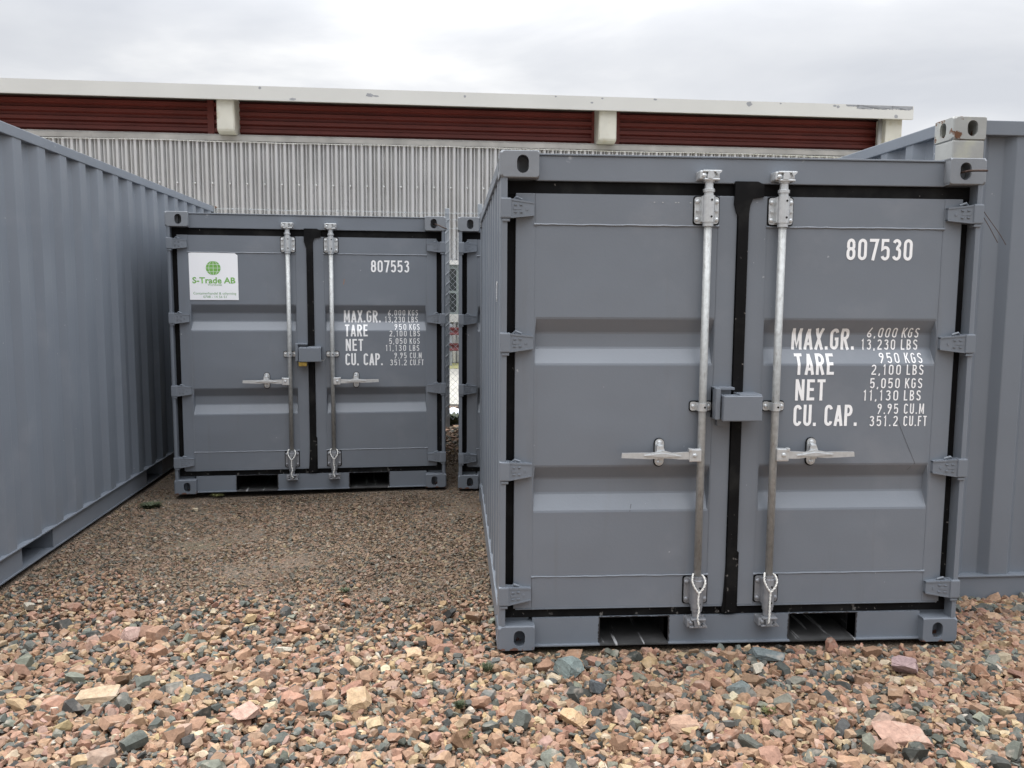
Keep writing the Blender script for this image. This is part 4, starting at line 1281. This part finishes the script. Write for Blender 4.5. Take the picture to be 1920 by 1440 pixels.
rock(.27, 3.52, .068, .052, .034, .3, (.15, .18, .17), 'grey green angular rock lying loose before the fork pocket', 501, (.15, .05), .028)
rock(.355, 3.36, .032, .038, .030, 1.2, (.085, .095, .10), 'dark upright slate coloured rock beside the grey green rock', 502, (.2, .1), .020)
rock(.235, 3.12, .062, .042, .022, -.5, (.43, .29, .17), 'orange tan flat rock below the grey green rock', 503, (.15, 0), .018)
rock(.66, 3.06, .062, .045, .018, .1, (.34, .22, .155), 'flat tan rock with a cracked top in the middle foreground', 504, (.1, 0), .018)
rock(-.61, 3.25, .058, .052, .018, .5, (.34, .24, .145), 'broad ochre flat rock in the foreground gravel', 505, (.25, .05), .020)
rock(-1.66, 3.27, .085, .050, .016, .25, (.36, .27, .18), 'largest pale flat slab among the gravel at the left', 506, (.2, 0), .018)
rock(-1.80, 3.86, .050, .042, .036, .3, (.38, .26, .22), 'pinkish blocky rock left of its brown twin', 507, (.1, 0), .028)
rock(-1.67, 3.87, .048, .040, .032, -.2, (.28, .17, .115), 'brown blocky rock right of its pinkish twin', 508, (.1, 0.1), .024)
rock(1.16, 3.70, .085, .040, .018, -.35, (.12, .14, .14), 'dark flat slab close to the sill of the near container', 509, (.15, 0), .016)
rock(1.74, 3.58, .062, .045, .030, -.3, (.27, .19, .185), 'purplish pink rock before the right casting', 510, (.2, 0), .022)
rock(1.46, 3.00, .100, .055, .018, -.1, (.34, .215, .165), 'largest pink slab at the lower right', 511, (.2, 0), .016)
rock(-1.02, 3.12, .060, .045, .020, .9, (.37, .24, .19), 'rosy flat rock between the slab and the ochre rock', 512, (.15, 0), .018)
rock(.95, 3.35, .052, .036, .024, .7, (.13, .15, .145), 'blue grey rock right of the orange tan rock', 513, (.1, .1), .018)
rock(-2.42, 6.35, .022, .016, .012, .7, (.5, .42, .3), 'small pale stone on the grit by the rear container', 514, (.1, .1), -.022)

# weeds and moss ---------------------------------------------------------
def tuft(x, y, r, h, n, label, mt, seed, leafw=.006, z=0.):
    rr = random.Random(seed); bm = bmesh.new()
    for i in range(n):
        a = rr.uniform(0, 2*pi); q = r*math.sqrt(rr.random())*.6; bx_, by_ = q*cos(a), q*sin(a)
        hh = h*rr.uniform(.5, 1); lean = rr.uniform(.2, 1.0)*r; b = a+rr.uniform(-.6, .6)
        w_ = leafw*rr.uniform(.6, 1.3); px, py = -sin(b)*w_, cos(b)*w_
        P0 = (bx_, by_, 0); P1 = (bx_+cos(b)*lean*.45, by_+sin(b)*lean*.45, hh*.7); P2 = (bx_+cos(b)*lean, by_+sin(b)*lean, hh)
        v = [bm.verts.new((P0[0]-px*.5, P0[1]-py*.5, 0)), bm.verts.new((P0[0]+px*.5, P0[1]+py*.5, 0)), bm.verts.new((P1[0]+px, P1[1]+py, P1[2])), bm.verts.new((P1[0]-px, P1[1]-py, P1[2])), bm.verts.new(P2)]
        bm.faces.new((v[0], v[1], v[2], v[3])); bm.faces.new((v[3], v[2], v[4]))
    o = link('weed', bm, mt, loc=(x, y, z)); tag(o, label, 'weed')
tuft(-2.80, 6.45, .075, .04, 300, 'dark green weed clump between the left container and container 807553', m_leaf, 1, .0055, -.035)
tuft(-.17, 2.98, .030, .028, 90, 'bright moss tuft at the bottom centre of the gravel', m_moss, 2, .003, .0)
tuft(-.20, 3.22, .026, .026, 70, 'moss tuft behind the bright one, left of centre', m_leaf, 3, .003, .0)
tuft(1.02, 3.18, .028, .026, 70, 'moss tuft in the gravel below the right locking bar', m_moss, 4, .003, .0)
tuft(-.10, 3.55, .030, .035, 60, 'thin grass tuft by the left front casting', m_leaf, 5, .003, .0)
tuft(-.92, 4.55, .035, .02, 60, 'flat moss patch where grit meets coarse gravel', m_leaf, 6, .004, -.01)
tuft(-.76, 10.75, .16, .14, 200, 'leafy weed behind the fence seen through the gap', m_leaf, 7, .03, -.03)
tuft(-2.4, 6.78, .05, .02, 60, 'yellowish moss patch under the front edge of container 807553', m_moss, 8, .004, -.02)
bm = bmesh.new()
P = [bm.verts.new((x, y, z)) for x, y, z in ((-.14, 0, .0), (.12, -.02, .01), (.16, .1, .06), (.02, .14, .10), (-.13, .1, .05), (0, .05, .07))]
for a in ((0, 1, 5), (1, 2, 5), (2, 3, 5), (3, 4, 5), (4, 0, 5)): bm.faces.new([P[i] for i in a])
o = link('plastic_sheet', bm, m_plastic, loc=(-.84, 11.6, -.04)); tag(o, 'scrap of white plastic sheet on the ground beyond the fence', 'plastic sheet')
